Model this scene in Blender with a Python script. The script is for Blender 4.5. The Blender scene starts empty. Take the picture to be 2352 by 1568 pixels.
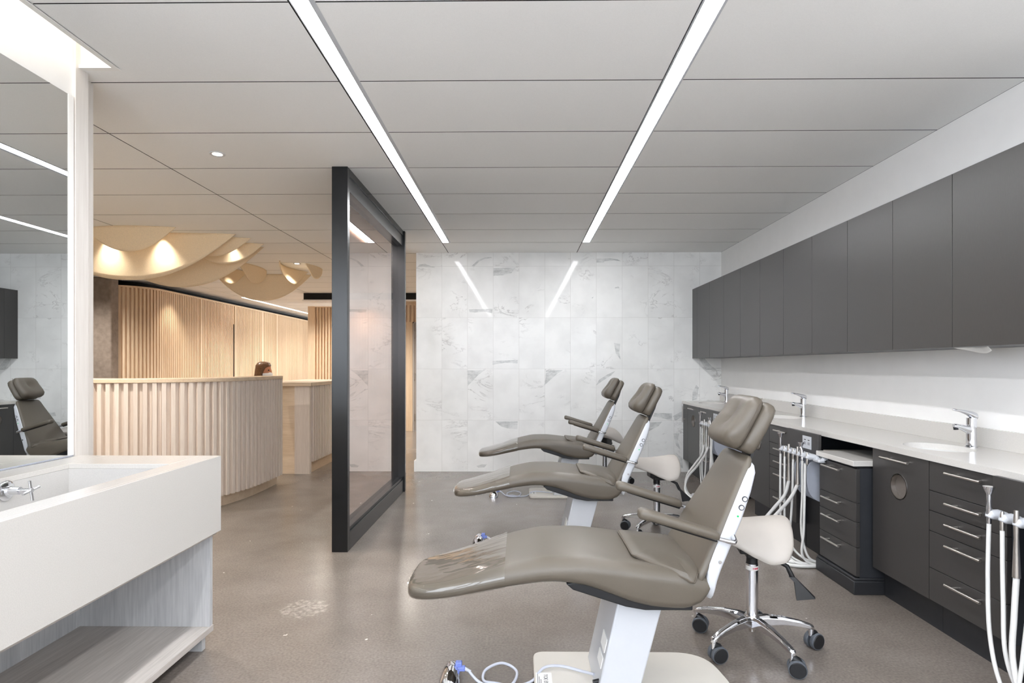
import bpy, bmesh, math, random
from mathutils import Vector, Matrix
random.seed(7)
SC = bpy.context.scene
COL = SC.collection
PI = math.pi
H = 2.598            # ceiling height
MIRX = -1.99         # mirror plane
M = 0.447            # cabinet module
YB = 2.81            # door / drawer boundary of the near station

# ------------------------------------------------------------------ materials
def lin(c):
    return tuple(((x/255.0)/12.92 if x/255.0 <= .04045 else ((x/255.0+.055)/1.055)**2.4) for x in c)

def nt(name):
    m = bpy.data.materials.new(name); m.use_nodes = True
    t = m.node_tree
    b = t.nodes['Principled BSDF']
    return m, t, b

def N(t, kind, **kw):
    n = t.nodes.new(kind)
    for k, v in kw.items():
        if k in n.inputs.keys() if hasattr(n.inputs, 'keys') else False:
            n.inputs[k].default_value = v
        else:
            setattr(n, k, v)
    return n

def noise_mat(name, rgb, rough=.5, metal=0, var=.06, scale=30, stretch=(1, 1, 1), bump=0, bscale=None,
              spec=.5, rvar=0, coat=0, sheen=0, coord='Object', detail=3, ior=1.5):
    m, t, b = nt(name)
    L = t.links.new
    tc = t.nodes.new('ShaderNodeTexCoord')
    mp = t.nodes.new('ShaderNodeMapping'); mp.inputs['Scale'].default_value = stretch
    L(tc.outputs[coord], mp.inputs['Vector'])
    nz = t.nodes.new('ShaderNodeTexNoise'); nz.inputs['Scale'].default_value = scale; nz.inputs['Detail'].default_value = detail
    L(mp.outputs['Vector'], nz.inputs['Vector'])
    c = lin(rgb)
    r = t.nodes.new('ShaderNodeValToRGB')
    r.color_ramp.elements[0].position = .3; r.color_ramp.elements[1].position = .7
    r.color_ramp.elements[0].color = (*[x*(1-var) for x in c], 1)
    r.color_ramp.elements[1].color = (*[min(1, x*(1+var)) for x in c], 1)
    L(nz.outputs['Fac'], r.inputs['Fac'])
    L(r.outputs['Color'], b.inputs['Base Color'])
    b.inputs['Roughness'].default_value = rough
    b.inputs['Metallic'].default_value = metal
    b.inputs['Specular IOR Level'].default_value = spec
    b.inputs['IOR'].default_value = ior
    b.inputs['Coat Weight'].default_value = coat
    b.inputs['Sheen Weight'].default_value = sheen
    if rvar:
        mr = t.nodes.new('ShaderNodeMapRange')
        mr.inputs['To Min'].default_value = rough-rvar; mr.inputs['To Max'].default_value = rough+rvar
        L(nz.outputs['Fac'], mr.inputs['Value']); L(mr.outputs['Result'], b.inputs['Roughness'])
    if bump:
        n2 = t.nodes.new('ShaderNodeTexNoise'); n2.inputs['Scale'].default_value = bscale or scale*4
        L(mp.outputs['Vector'], n2.inputs['Vector'])
        bp = t.nodes.new('ShaderNodeBump'); bp.inputs['Strength'].default_value = bump; bp.inputs['Distance'].default_value = .002
        L(n2.outputs['Fac'], bp.inputs['Height']); L(bp.outputs['Normal'], b.inputs['Normal'])
    return m

def emit_mat(name, rgb, strength):
    m, t, b = nt(name)
    t.nodes.remove(b)
    e = t.nodes.new('ShaderNodeEmission'); e.inputs['Color'].default_value = (*lin(rgb), 1); e.inputs['Strength'].default_value = strength
    t.links.new(e.outputs[0], t.nodes['Material Output'].inputs['Surface'])
    return m

def film_mat(name, tint, refl, rough, glossy_col=(1, 1, 1), bump=0, fres=True, bscale=40, stretch=(1, 1, 1)):
    m, t, b = nt(name)
    t.nodes.remove(b); L = t.links.new
    tr = t.nodes.new('ShaderNodeBsdfTransparent'); tr.inputs['Color'].default_value = (*tint, 1)
    gl = t.nodes.new('ShaderNodeBsdfGlossy'); gl.inputs['Roughness'].default_value = rough; gl.inputs['Color'].default_value = (*glossy_col, 1)
    mx = t.nodes.new('ShaderNodeMixShader')
    if fres:
        fr = t.nodes.new('ShaderNodeFresnel'); gm = t.nodes.new('ShaderNodeNewGeometry')
        mi = t.nodes.new('ShaderNodeMath'); mi.operation = 'MULTIPLY_ADD'; mi.inputs[1].default_value = 1/refl-refl; mi.inputs[2].default_value = refl
        L(gm.outputs['Backfacing'], mi.inputs[0]); L(mi.outputs[0], fr.inputs['IOR'])   # a thin film reflects alike from both sides
        L(fr.outputs[0], mx.inputs[0])
    else:
        mx.inputs[0].default_value = refl
    if bump:
        tc = t.nodes.new('ShaderNodeTexCoord'); mp = t.nodes.new('ShaderNodeMapping'); mp.inputs['Scale'].default_value = stretch
        nz = t.nodes.new('ShaderNodeTexNoise'); nz.inputs['Scale'].default_value = bscale; nz.inputs['Detail'].default_value = 1.5
        L(tc.outputs['Object'], mp.inputs[0]); L(mp.outputs[0], nz.inputs['Vector'])
        bp = t.nodes.new('ShaderNodeBump'); bp.inputs['Strength'].default_value = bump; bp.inputs['Distance'].default_value = .01
        L(nz.outputs['Fac'], bp.inputs['Height']); L(bp.outputs['Normal'], gl.inputs['Normal'])
        if fres: L(bp.outputs['Normal'], fr.inputs['Normal'])
    L(tr.outputs[0], mx.inputs[1]); L(gl.outputs[0], mx.inputs[2])
    L(mx.outputs[0], t.nodes['Material Output'].inputs['Surface'])
    return m

MT = {}
MT['white_wall'] = noise_mat('white_wall', (241, 240, 238), .6, var=.012, scale=8, bump=.04, bscale=300)
MT['cove_paint'] = noise_mat('cove_paint', (242, 240, 236), .7, var=.01, scale=8)
MT['ceil_panel'] = noise_mat('ceiling_panel', (244, 244, 242), .85, var=.02, scale=260, bump=.10, bscale=420, spec=.2)
MT['dark_gap'] = noise_mat('dark_gap', (34, 32, 30), .9, var=.05)
MT['black'] = noise_mat('matte_black', (14, 14, 15), .8, var=.1)
MT['charcoal'] = noise_mat('charcoal_laminate', (56, 54, 53), .36, var=.06, scale=220, stretch=(1, 1, .15), spec=.7, bump=.05, bscale=300)
MT['charcoal_edge'] = noise_mat('charcoal_edge', (48, 50, 54), .4, var=.05)
MT['toe'] = noise_mat('toe_kick_black', (38, 39, 42), .45, var=.08)
MT['steel'] = noise_mat('brushed_steel', (205, 200, 194), .28, metal=1, var=.05, scale=90, stretch=(20, 1, 20))
MT['chrome'] = noise_mat('chrome', (225, 226, 230), .06, metal=1, var=.02)
MT['quartz'] = noise_mat('white_quartz', (206, 203, 198), .2, var=.05, scale=330, detail=2, spec=.5)
MT['white_plastic'] = noise_mat('white_plastic', (196, 199, 204), .3, var=.01)
MT['cream_metal'] = noise_mat('cream_powder_coat', (214, 209, 200), .35, var=.012, scale=12)
MT['trough'] = noise_mat('trough_stone', (198, 196, 193), .2, var=.04, scale=330, detail=2)
MT['ceramic'] = noise_mat('white_ceramic', (240, 241, 242), .1, var=.01)
MT['vinyl'] = noise_mat('taupe_vinyl', (91, 84, 74), .40, var=.05, scale=7, bump=.16, bscale=420, spec=.5)
MT['vinyl_edge'] = noise_mat('taupe_piping', (84, 76, 66), .5, var=.06)
MT['stool_vinyl'] = noise_mat('pale_grey_vinyl', (180, 174, 167), .42, var=.02, scale=14, bump=.1, bscale=420)
MT['black_plastic'] = noise_mat('black_plastic', (20, 21, 24), .45, var=.1)
MT['grey_tread'] = noise_mat('grey_rubber', (88, 93, 100), .5, var=.05)
MT['flap'] = noise_mat('flap_grey', (104, 97, 91), .5, var=.06)
MT['grey_plastic'] = noise_mat('grey_plastic', (172, 177, 188), .4, var=.03)
MT['hose'] = noise_mat('pale_hose', (218, 218, 216), .35, var=.03)
MT['blue_plug'] = noise_mat('blue_plug', (122, 140, 214), .2, var=.15, scale=60)
MT['cord'] = noise_mat('pale_cord', (196, 200, 212), .4, var=.03)
MT['frame_black'] = noise_mat('black_steel', (17, 19, 21), .24, var=.15, scale=14, rvar=.03)
MT['felt'] = noise_mat('cream_felt', (244, 226, 196), .95, var=.07, scale=160, bump=.3, bscale=300, spec=.1)
MT['concrete_col'] = noise_mat('raw_concrete', (146, 134, 124), .85, var=.16, scale=14, bump=.3, bscale=90, spec=.2, detail=8)
MT['door_grey'] = noise_mat('grey_door_paint', (178, 172, 167), .5, var=.02)
MT['paper'] = noise_mat('paper', (240, 240, 238), .9, var=.02)
MT['skin'] = noise_mat('skin', (190, 132, 100), .5, var=.05)
MT['hair'] = noise_mat('brown_hair', (104, 72, 44), .35, var=.7, scale=60, stretch=(6, 6, .6))
MT['cloth'] = noise_mat('navy_cloth', (54, 60, 78), .9, var=.1, scale=120)
MT['mask'] = noise_mat('mask_cloth', (236, 238, 240), .8, var=.02)
MT['ink'] = noise_mat('ink', (60, 60, 64), .7, var=.05)
MT['red'] = noise_mat('red_mark', (190, 30, 60), .5, var=.05)
MT['led_green'] = emit_mat('green_led', (60, 220, 130), 1.0)
MT['lens'] = emit_mat('light_diffuser', (252, 252, 255), 40.0)
MT['lens_small'] = emit_mat('downlight_lens', (255, 240, 220), 20.0)
MT['lens_rec'] = emit_mat('reception_linear', (255, 241, 222), 9.0)
MT['screen_glass'] = film_mat('bronze_glass', (.78, .68, .61), .72, 0.0, (.93, .87, .84), fres=False)
MT['plastic_film'] = film_mat('clear_plastic_film', (.97, .965, .95), 1.55, .05, bump=.55, bscale=7, stretch=(1, 2.6, 1.5))

def mirror_mat():
    m, t, b = nt('silvered_mirror')
    b.inputs['Base Color'].default_value = (.86, .88, .875, 1); b.inputs['Metallic'].default_value = 1; b.inputs['Roughness'].default_value = .0
    nz = t.nodes.new('ShaderNodeTexNoise'); nz.inputs['Scale'].default_value = 2
    mr = t.nodes.new('ShaderNodeMapRange'); mr.inputs['To Min'].default_value = 0; mr.inputs['To Max'].default_value = .004
    t.links.new(nz.outputs['Fac'], mr.inputs['Value']); t.links.new(mr.outputs[0], b.inputs['Roughness'])
    return m
MT['mirror'] = mirror_mat()

def wood_mat(name, rgb, dark, axis='z', scale=7, rough=.5, contrast=1.0, ring=1):
    m, t, b = nt(name); L = t.links.new
    tc = t.nodes.new('ShaderNodeTexCoord'); mp = t.nodes.new('ShaderNodeMapping')
    st = {'x': (.06, 1, 1), 'y': (1, .06, 1), 'z': (1, 1, .06)}[axis]
    mp.inputs['Scale'].default_value = st
    L(tc.outputs['Object'], mp.inputs[0])
    n1 = t.nodes.new('ShaderNodeTexNoise'); n1.inputs['Scale'].default_value = scale; n1.inputs['Detail'].default_value = 6; n1.inputs['Distortion'].default_value = .6*ring
    n2 = t.nodes.new('ShaderNodeTexNoise'); n2.inputs['Scale'].default_value = scale*14; n2.inputs['Detail'].default_value = 2
    L(mp.outputs[0], n1.inputs['Vector']); L(mp.outputs[0], n2.inputs['Vector'])
    mx = t.nodes.new('ShaderNodeMath'); mx.operation = 'MULTIPLY_ADD'; mx.inputs[1].default_value = .45; 
    L(n2.outputs['Fac'], mx.inputs[0])
    ml = t.nodes.new('ShaderNodeMath'); ml.operation = 'MULTIPLY'; ml.inputs[1].default_value = .6
    L(n1.outputs['Fac'], ml.inputs[0]); L(ml.outputs[0], mx.inputs[2])
    r = t.nodes.new('ShaderNodeValToRGB')
    r.color_ramp.elements[0].position = .5-.16/contrast; r.color_ramp.elements[1].position = .5+.16/contrast
    r.color_ramp.elements[0].color = (*lin(dark), 1); r.color_ramp.elements[1].color = (*lin(rgb), 1)
    L(mx.outputs[0], r.inputs[0]); L(r.outputs[0], b.inputs['Base Color'])
    b.inputs['Roughness'].default_value = rough
    return m
MT['oak'] = wood_mat('pale_oak', (230, 208, 180), (212, 186, 154), 'z', 9)
MT['oak_desk'] = wood_mat('whitewashed_oak', (229, 217, 205), (214, 200, 187), 'z', 9)
MT['oak_h'] = wood_mat('pale_oak_horizontal', (222, 198, 168), (200, 172, 138), 'y', 9)
MT['oak_x'] = wood_mat('pale_oak_across', (226, 206, 180), (204, 180, 150), 'x', 9)
MT['ash_white'] = wood_mat('whitewashed_panel', (222, 217, 211), (208, 201, 194), 'z', 6)
MT['laminate'] = wood_mat('grey_wood_laminate', (202, 203, 204), (162, 164, 168), 'z', 8, .5, .8)
MT['laminate_y'] = wood_mat('grey_wood_laminate_lengthwise', (202, 196, 190), (164, 158, 153), 'y', 8, .5, .8)  # same laminate; the browner tint paints in the light on the shelf

def floor_mat():
    m, t, b = nt('polished_concrete'); L = t.links.new
    tc = t.nodes.new('ShaderNodeTexCoord')
    n1 = t.nodes.new('ShaderNodeTexNoise'); n1.inputs['Scale'].default_value = 1.1; n1.inputs['Detail'].default_value = 7; n1.inputs['Roughness'].default_value = .62
    n2 = t.nodes.new('ShaderNodeTexNoise'); n2.inputs['Scale'].default_value = 95; n2.inputs['Detail'].default_value = 5
    L(tc.outputs['Object'], n1.inputs['Vector']); L(tc.outputs['Object'], n2.inputs['Vector'])
    r1 = t.nodes.new('ShaderNodeValToRGB')
    r1.color_ramp.elements[0].position = .33; r1.color_ramp.elements[1].position = .7
    r1.color_ramp.elements[0].color = (*lin((113, 105, 98)), 1); r1.color_ramp.elements[1].color = (*lin((136, 128, 121)), 1)
    L(n1.outputs['Fac'], r1.inputs[0])
    mx = t.nodes.new('ShaderNodeMix'); mx.data_type = 'RGBA'; mx.blend_type = 'OVERLAY'; mx.inputs[0].default_value = .42
    L(r1.outputs[0], mx.inputs[6]); L(n2.outputs['Fac'], mx.inputs[7])
    # paint specks
    vo = t.nodes.new('ShaderNodeTexVoronoi'); vo.inputs['Scale'].default_value = 7.5
    n5 = t.nodes.new('ShaderNodeTexNoise'); n5.inputs['Scale'].default_value = 28; L(tc.outputs['Object'], n5.inputs['Vector'])
    add = t.nodes.new('ShaderNodeVectorMath'); add.operation = 'MULTIPLY_ADD'; add.inputs[1].default_value = (.05, .05, 0)
    L(n5.outputs['Color'], add.inputs[0]); L(tc.outputs['Object'], add.inputs[2]); L(add.outputs[0], vo.inputs['Vector'])
    sx = t.nodes.new('ShaderNodeSeparateColor'); L(vo.outputs['Color'], sx.inputs[0])
    th = t.nodes.new('ShaderNodeMath'); th.operation = 'MULTIPLY'; th.inputs[1].default_value = .075; L(sx.outputs[0], th.inputs[0])
    th2 = t.nodes.new('ShaderNodeMath'); th2.operation = 'SUBTRACT'; th2.inputs[1].default_value = .012; L(th.outputs[0], th2.inputs[0])
    ls = t.nodes.new('ShaderNodeMath'); ls.operation = 'LESS_THAN'; L(vo.outputs['Distance'], ls.inputs[0]); L(th2.outputs[0], ls.inputs[1])
    # plaster stain
    dist = t.nodes.new('ShaderNodeVectorMath'); dist.operation = 'DISTANCE'; dist.inputs[1].default_value = (-1.115, 3.05, 0)
    L(tc.outputs['Object'], dist.inputs[0])
    n3 = t.nodes.new('ShaderNodeTexNoise'); n3.inputs['Scale'].default_value = 22; n3.inputs['Detail'].default_value = 6; L(tc.outputs['Object'], n3.inputs['Vector'])
    sub = t.nodes.new('ShaderNodeMath'); sub.operation = 'MULTIPLY_ADD'; sub.inputs[1].default_value = .09; L(n3.outputs['Fac'], sub.inputs[0]); L(dist.outputs['Value'], sub.inputs[2])
    st = t.nodes.new('ShaderNodeMapRange'); st.inputs['From Min'].default_value = .17; st.inputs['From Max'].default_value = .15; st.inputs['To Max'].default_value = .26
    L(sub.outputs[0], st.inputs['Value'])
    n4 = t.nodes.new('ShaderNodeTexNoise'); n4.inputs['Scale'].default_value = 40; n4.inputs['Detail'].default_value = 10; L(tc.outputs['Object'], n4.inputs['Vector'])
    cut = t.nodes.new('ShaderNodeMapRange'); cut.inputs['From Min'].default_value = .42; cut.inputs['From Max'].default_value = .6; L(n4.outputs['Fac'], cut.inputs['Value'])
    mu = t.nodes.new('ShaderNodeMath'); mu.operation = 'MULTIPLY'; L(st.outputs[0], mu.inputs[0]); L(cut.outputs[0], mu.inputs[1])
    sm = t.nodes.new('ShaderNodeMath'); sm.operation = 'MULTIPLY_ADD'; sm.inputs[1].default_value = .75; sm.use_clamp = True
    L(ls.outputs[0], sm.inputs[0]); L(mu.outputs[0], sm.inputs[2])
    m2 = t.nodes.new('ShaderNodeMix'); m2.data_type = 'RGBA'; L(sm.outputs[0], m2.inputs[0]); L(mx.outputs[2], m2.inputs[6]); m2.inputs[7].default_value = (*lin((214, 208, 200)), 1)
    L(m2.outputs[2], b.inputs['Base Color'])
    mr = t.nodes.new('ShaderNodeMapRange'); mr.inputs['To Min'].default_value = .15; mr.inputs['To Max'].default_value = .29
    L(n1.outputs['Fac'], mr.inputs['Value']); L(mr.outputs[0], b.inputs['Roughness'])
    b.inputs['Specular IOR Level'].default_value = .55
    bp = t.nodes.new('ShaderNodeBump'); bp.inputs['Strength'].default_value = .05; bp.inputs['Distance'].default_value = .002
    L(n1.outputs['Fac'], bp.inputs['Height']); L(bp.outputs[0], b.inputs['Normal'])
    return m
MT['floor'] = floor_mat()

TX0, TZ0 = -1.237, 2.437      # marble tile grid origin (left edge, first joint from the ceiling)
def marble_mat(grey=False):
    m, t, b = nt('grey_marble_inclusion' if grey else 'white_marble_tile'); L = t.links.new
    tc = t.nodes.new('ShaderNodeTexCoord')
    sep = t.nodes.new('ShaderNodeSeparateXYZ'); L(tc.outputs['Object'], sep.inputs[0])
    def lin_(src, off, div):
        a = t.nodes.new('ShaderNodeMath'); a.operation = 'SUBTRACT'; a.inputs[1].default_value = off; L(src, a.inputs[0])
        d = t.nodes.new('ShaderNodeMath'); d.operation = 'DIVIDE'; d.inputs[1].default_value = div; L(a.outputs[0], d.inputs[0])
        f = t.nodes.new('ShaderNodeMath'); f.operation = 'FLOOR'; L(d.outputs[0], f.inputs[0])
        fr = t.nodes.new('ShaderNodeMath'); fr.operation = 'FRACT'; L(d.outputs[0], fr.inputs[0])
        return f.outputs[0], fr.outputs[0]
    fx, rx = lin_(sep.outputs[0], TX0, .3055)
    fz, rz = lin_(sep.outputs[2], TZ0, .6090)
    cmb = t.nodes.new('ShaderNodeCombineXYZ'); L(fx, cmb.inputs[0]); L(fz, cmb.inputs[1])
    wn = t.nodes.new('ShaderNodeTexWhiteNoise'); wn.noise_dimensions = '3D'; L(cmb.outputs[0], wn.inputs['Vector'])
    off = t.nodes.new('ShaderNodeVectorMath'); off.operation = 'MULTIPLY_ADD'; off.inputs[1].default_value = (17, 17, 17)
    L(wn.outputs['Color'], off.inputs[0]); L(tc.outputs['Object'], off.inputs[2])
    # veins
    n1 = t.nodes.new('ShaderNodeTexNoise'); n1.inputs['Scale'].default_value = 1.9; n1.inputs['Detail'].default_value = 9; n1.inputs['Roughness'].default_value = .62; n1.inputs['Distortion'].default_value = 1.2
    mp = t.nodes.new('ShaderNodeMapping'); mp.inputs['Rotation'].default_value = (0, .7, 0); mp.inputs['Scale'].default_value = (1.0, 1, 2.0)
    L(off.outputs[0], mp.inputs[0]); L(mp.outputs[0], n1.inputs['Vector'])
    a = t.nodes.new('ShaderNodeMath'); a.operation = 'SUBTRACT'; a.inputs[1].default_value = .5; L(n1.outputs['Fac'], a.inputs[0])
    ab = t.nodes.new('ShaderNodeMath'); ab.operation = 'ABSOLUTE'; L(a.outputs[0], ab.inputs[0])
    vein = t.nodes.new('ShaderNodeMapRange'); vein.inputs['From Min'].default_value = 0; vein.inputs['From Max'].default_value = .016; vein.inputs['To Min'].default_value = 1; vein.inputs['To Max'].default_value = 0
    L(ab.outputs[0], vein.inputs['Value'])
    n2 = t.nodes.new('ShaderNodeTexNoise'); n2.inputs['Scale'].default_value = 2.6; n2.inputs['Detail'].default_value = 3; L(off.outputs[0], n2.inputs['Vector'])
    gate = t.nodes.new('ShaderNodeMapRange'); gate.inputs['From Min'].default_value = .53; gate.inputs['From Max'].default_value = .68; L(n2.outputs['Fac'], gate.inputs['Value'])
    vg = t.nodes.new('ShaderNodeMath'); vg.operation = 'MULTIPLY'; L(vein.outputs[0], vg.inputs[0]); L(gate.outputs[0], vg.inputs[1])
    n3 = t.nodes.new('ShaderNodeTexNoise'); n3.inputs['Scale'].default_value = 3.5; n3.inputs['Detail'].default_value = 5; L(off.outputs[0], n3.inputs['Vector'])
    base = t.nodes.new('ShaderNodeValToRGB'); base.color_ramp.elements[0].position = .35; base.color_ramp.elements[1].position = .6
    if grey:
        n3.inputs['Scale'].default_value = 9; n3.inputs['Detail'].default_value = 9; n3.inputs['Roughness'].default_value = .7; L(mp.outputs[0], n3.inputs['Vector'])
        base.color_ramp.elements[0].color = (*lin((186, 188, 187)), 1); base.color_ramp.elements[1].color = (*lin((226, 227, 225)), 1)
    else:
        base.color_ramp.elements[0].color = (*lin((232, 232, 230)), 1); base.color_ramp.elements[1].color = (*lin((241, 241, 239)), 1)
    L(n3.outputs['Fac'], base.inputs[0])
    mx = t.nodes.new('ShaderNodeMix'); mx.data_type = 'RGBA'; vs = t.nodes.new('ShaderNodeMath'); vs.operation = 'MULTIPLY'; vs.inputs[1].default_value = .68
    L(vg.outputs[0], vs.inputs[0]); L(vs.outputs[0], mx.inputs[0]); L(base.outputs[0], mx.inputs[6]); mx.inputs[7].default_value = (*lin((168, 166, 164)), 1)
    # joints
    def edge(r, w):
        p = t.nodes.new('ShaderNodeMath'); p.operation = 'PINGPONG'; p.inputs[1].default_value = .5; L(r, p.inputs[0])
        l = t.nodes.new('ShaderNodeMath'); l.operation = 'LESS_THAN'; l.inputs[1].default_value = w; L(p.outputs[0], l.inputs[0]); return l.outputs[0]
    ex = edge(rx, .0050); ez = edge(rz, .0024)
    mxm = t.nodes.new('ShaderNodeMath'); mxm.operation = 'MAXIMUM'; L(ex, mxm.inputs[0]); L(ez, mxm.inputs[1])
    m2 = t.nodes.new('ShaderNodeMix'); m2.data_type = 'RGBA'; L(mxm.outputs[0], m2.inputs[0]); L(mx.outputs[2], m2.inputs[6]); m2.inputs[7].default_value = (*lin((214, 213, 210)), 1)
    L(m2.outputs[2], b.inputs['Base Color'])
    b.inputs['Roughness'].default_value = .05
    b.inputs['Specular IOR Level'].default_value = .13
    return m
MT['marble'] = marble_mat(); MT['marble_grey'] = marble_mat(True)

# ------------------------------------------------------------------ mesh builder
class MB:
    def __init__(s): s.v = []; s.f = []; s.m = []; s.sm = []; s.mi = 0
    def add(s, vs, fs, smooth=False):
        o = len(s.v); s.v += [tuple(p) for p in vs]
        for f in fs: s.f.append([i+o for i in f]); s.m.append(s.mi); s.sm.append(smooth)
        return s
    def box(s, x0, x1, y0, y1, z0, z1):
        v = [(x, y, z) for z in (z0, z1) for y in (y0, y1) for x in (x0, x1)]
        return s.add(v, [(0, 2, 3, 1), (4, 5, 7, 6), (0, 1, 5, 4), (2, 6, 7, 3), (0, 4, 6, 2), (1, 3, 7, 5)])
    def prism(s, poly, fn0, fn1, smooth=False):
        n = len(poly)
        v = [fn0(*p) for p in poly]+[fn1(*p) for p in poly]
        f = [tuple(range(n))[::-1], tuple(range(n, 2*n))]
        s.add(v, f)
        o = len(s.v)-2*n
        for i in range(n):
            j = (i+1) % n
            s.f.append([o+i, o+j, o+n+j, o+n+i]); s.m.append(s.mi); s.sm.append(smooth)
        return s
    def loft(s, rings, cap=True, closed=True, smooth=True):
        n = len(rings[0]); v = [p for r in rings for p in r]; f = []
        for k in range(len(rings)-1):
            for i in range(n if closed else n-1):
                j = (i+1) % n
                f.append((k*n+i, k*n+j, (k+1)*n+j, (k+1)*n+i))
        s.add(v, f, smooth)
        if cap:
            o = len(s.v)-len(v)
            for base, rev in ((o, True), (o+(len(rings)-1)*n, False)):
                idx = [base+i for i in range(n)]
                s.f.append(idx[::-1] if rev else idx); s.m.append(s.mi); s.sm.append(smooth)
        return s
    def tube(s, pts, r, n=10, smooth=True, cap=True):
        pts = [Vector(p) for p in pts]
        rr = r if isinstance(r, (list, tuple)) else [r]*len(pts)
        rings = []; up = None
        for i, p in enumerate(pts):
            d = (pts[min(i+1, len(pts)-1)]-pts[max(i-1, 0)])
            d = d.normalized() if d.length > 1e-9 else Vector((0, 0, 1))
            if up is None:
                up = Vector((0, 0, 1)) if abs(d.z) < .9 else Vector((1, 0, 0))
            a = (up-d*up.dot(d))
            a = a.normalized() if a.length > 1e-6 else d.orthogonal().normalized()
            b = d.cross(a); up = a
            rings.append([p+a*rr[i]*math.cos(2*PI*k/n)+b*rr[i]*math.sin(2*PI*k/n) for k in range(n)])
        return s.loft(rings, cap, True, smooth)
    def cyl(s, p0, p1, r0, r1=None, n=24, cap=True):
        return s.tube([p0, p1], [r0, r0 if r1 is None else r1], n, True, cap)
    def lathe(s, prof, c=(0, 0, 0), n=32, cap=True):
        rings = [[(c[0]+r*math.cos(2*PI*k/n), c[1]+r*math.sin(2*PI*k/n), c[2]+z) for k in range(n)] for r, z in prof]
        return s.loft(rings, cap)
    def ell(s, c, r, n=20, m=12):
        rings = []
        for i in range(1, m):
            a = -PI/2+PI*i/m
            rings.append([(c[0]+r[0]*math.cos(a)*math.cos(2*PI*k/n), c[1]+r[1]*math.cos(a)*math.sin(2*PI*k/n), c[2]+r[2]*math.sin(a)) for k in range(n)])
        return s.loft(rings, True)
    def build(s, name, mat, parent=None, bevel=0, seg=2, loc=None, angle=40, solid=0, subsurf=0, off=None, weld=False, outward=False):
        me = bpy.data.meshes.new(name)
        vv = s.v if off is None else [(x-off[0], y-off[1], z-off[2]) for x, y, z in s.v]
        me.from_pydata(vv, [], s.f)
        for mm in (mat if isinstance(mat, (list, tuple)) else [mat]):
            me.materials.append(MT[mm] if isinstance(mm, str) else mm)
        bm = bmesh.new(); bm.from_mesh(me)
        for i, f in enumerate(bm.faces): f.material_index = s.m[i]; f.smooth = True
        if weld: bmesh.ops.remove_doubles(bm, verts=bm.verts, dist=1e-5)
        bmesh.ops.recalc_face_normals(bm, faces=bm.faces)
        if outward:
            c = Vector((0, 0, 0))
            for v in bm.verts: c += v.co
            c /= len(bm.verts)
            if sum((f.calc_center_median()-c).dot(f.normal)*f.calc_area() for f in bm.faces) < 0: bmesh.ops.reverse_faces(bm, faces=bm.faces)
        bm.to_mesh(me); bm.free()
        me.set_sharp_from_angle(angle=math.radians(angle))
        o = bpy.data.objects.new(name, me); COL.objects.link(o)
        if parent is not None: o.parent = parent
        if loc is not None: o.location = loc
        if solid:
            md = o.modifiers.new('solidify', 'SOLIDIFY'); md.thickness = solid; md.offset = 0
        if bevel:
            md = o.modifiers.new('bevel', 'BEVEL'); md.width = bevel; md.segments = seg; md.limit_method = 'ANGLE'; md.angle_limit = math.radians(35)
            md.harden_normals = False
        if subsurf:
            md = o.modifiers.new('subd', 'SUBSURF'); md.levels = subsurf; md.render_levels = subsurf
        return o

def smoothpts(pts, k=8):
    pts = [Vector(p) for p in pts]; out = []
    for i in range(len(pts)-1):
        p0 = pts[max(i-1, 0)]; p1 = pts[i]; p2 = pts[i+1]; p3 = pts[min(i+2, len(pts)-1)]
        for j in range(k):
            t = j/k
            out.append(.5*((2*p1)+(-p0+p2)*t+(2*p0-5*p1+4*p2-p3)*t*t+(-p0+3*p1-3*p2+p3)*t**3))
    out.append(pts[-1]); return out

def interp(tab, x):
    """smooth (monotone cubic) table lookup; rows (x, a, b, ...)"""
    if x <= tab[0][0]: return tab[0][1:]
    if x >= tab[-1][0]: return tab[-1][1:]
    for i in range(len(tab)-1):
        if tab[i][0] <= x <= tab[i+1][0]: break
    h = tab[i+1][0]-tab[i][0]; t = (x-tab[i][0])/h
    def slope(k, c):
        if k == 0: return (tab[1][c]-tab[0][c])/(tab[1][0]-tab[0][0])
        if k == len(tab)-1: return (tab[-1][c]-tab[-2][c])/(tab[-1][0]-tab[-2][0])
        a = (tab[k][c]-tab[k-1][c])/(tab[k][0]-tab[k-1][0]); b = (tab[k+1][c]-tab[k][c])/(tab[k+1][0]-tab[k][0])
        return 0 if a*b <= 0 else 2*a*b/(a+b)
    r = []
    for c in range(1, len(tab[0])):
        m0 = slope(i, c)*h; m1 = slope(i+1, c)*h; p0 = tab[i][c]; p1 = tab[i+1][c]
        r.append((2*t**3-3*t**2+1)*p0+(t**3-2*t**2+t)*m0+(-2*t**3+3*t**2)*p1+(t**3-t**2)*m1)
    return r

def rrect(w, z0, z1, rt, rb, k=6, crown=0):
    """rounded rectangle in (a, b): a in [-w, w], b in [z0, z1]"""
    rt = min(rt, w*.95, (z1-z0)*.62); rb = min(rb, w*.95, (z1-z0)*.36)
    p = []
    for cx, cz, r, a0 in ((w-rt, z1-rt, rt, 0), (-w+rt, z1-rt, rt, 90), (-w+rb, z0+rb, rb, 180), (w-rb, z0+rb, rb, 270)):
        for i in range(k+1):
            a = math.radians(a0+90*i/k)
            p.append((cx+r*math.cos(a), cz+r*math.sin(a)))
        if a0 == 0:
            for q in (.33, 0, -.33): p.append(((w-rt)*q*1.5, z1+crown*(1-(q*1.5)**2)))
    return p

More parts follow.
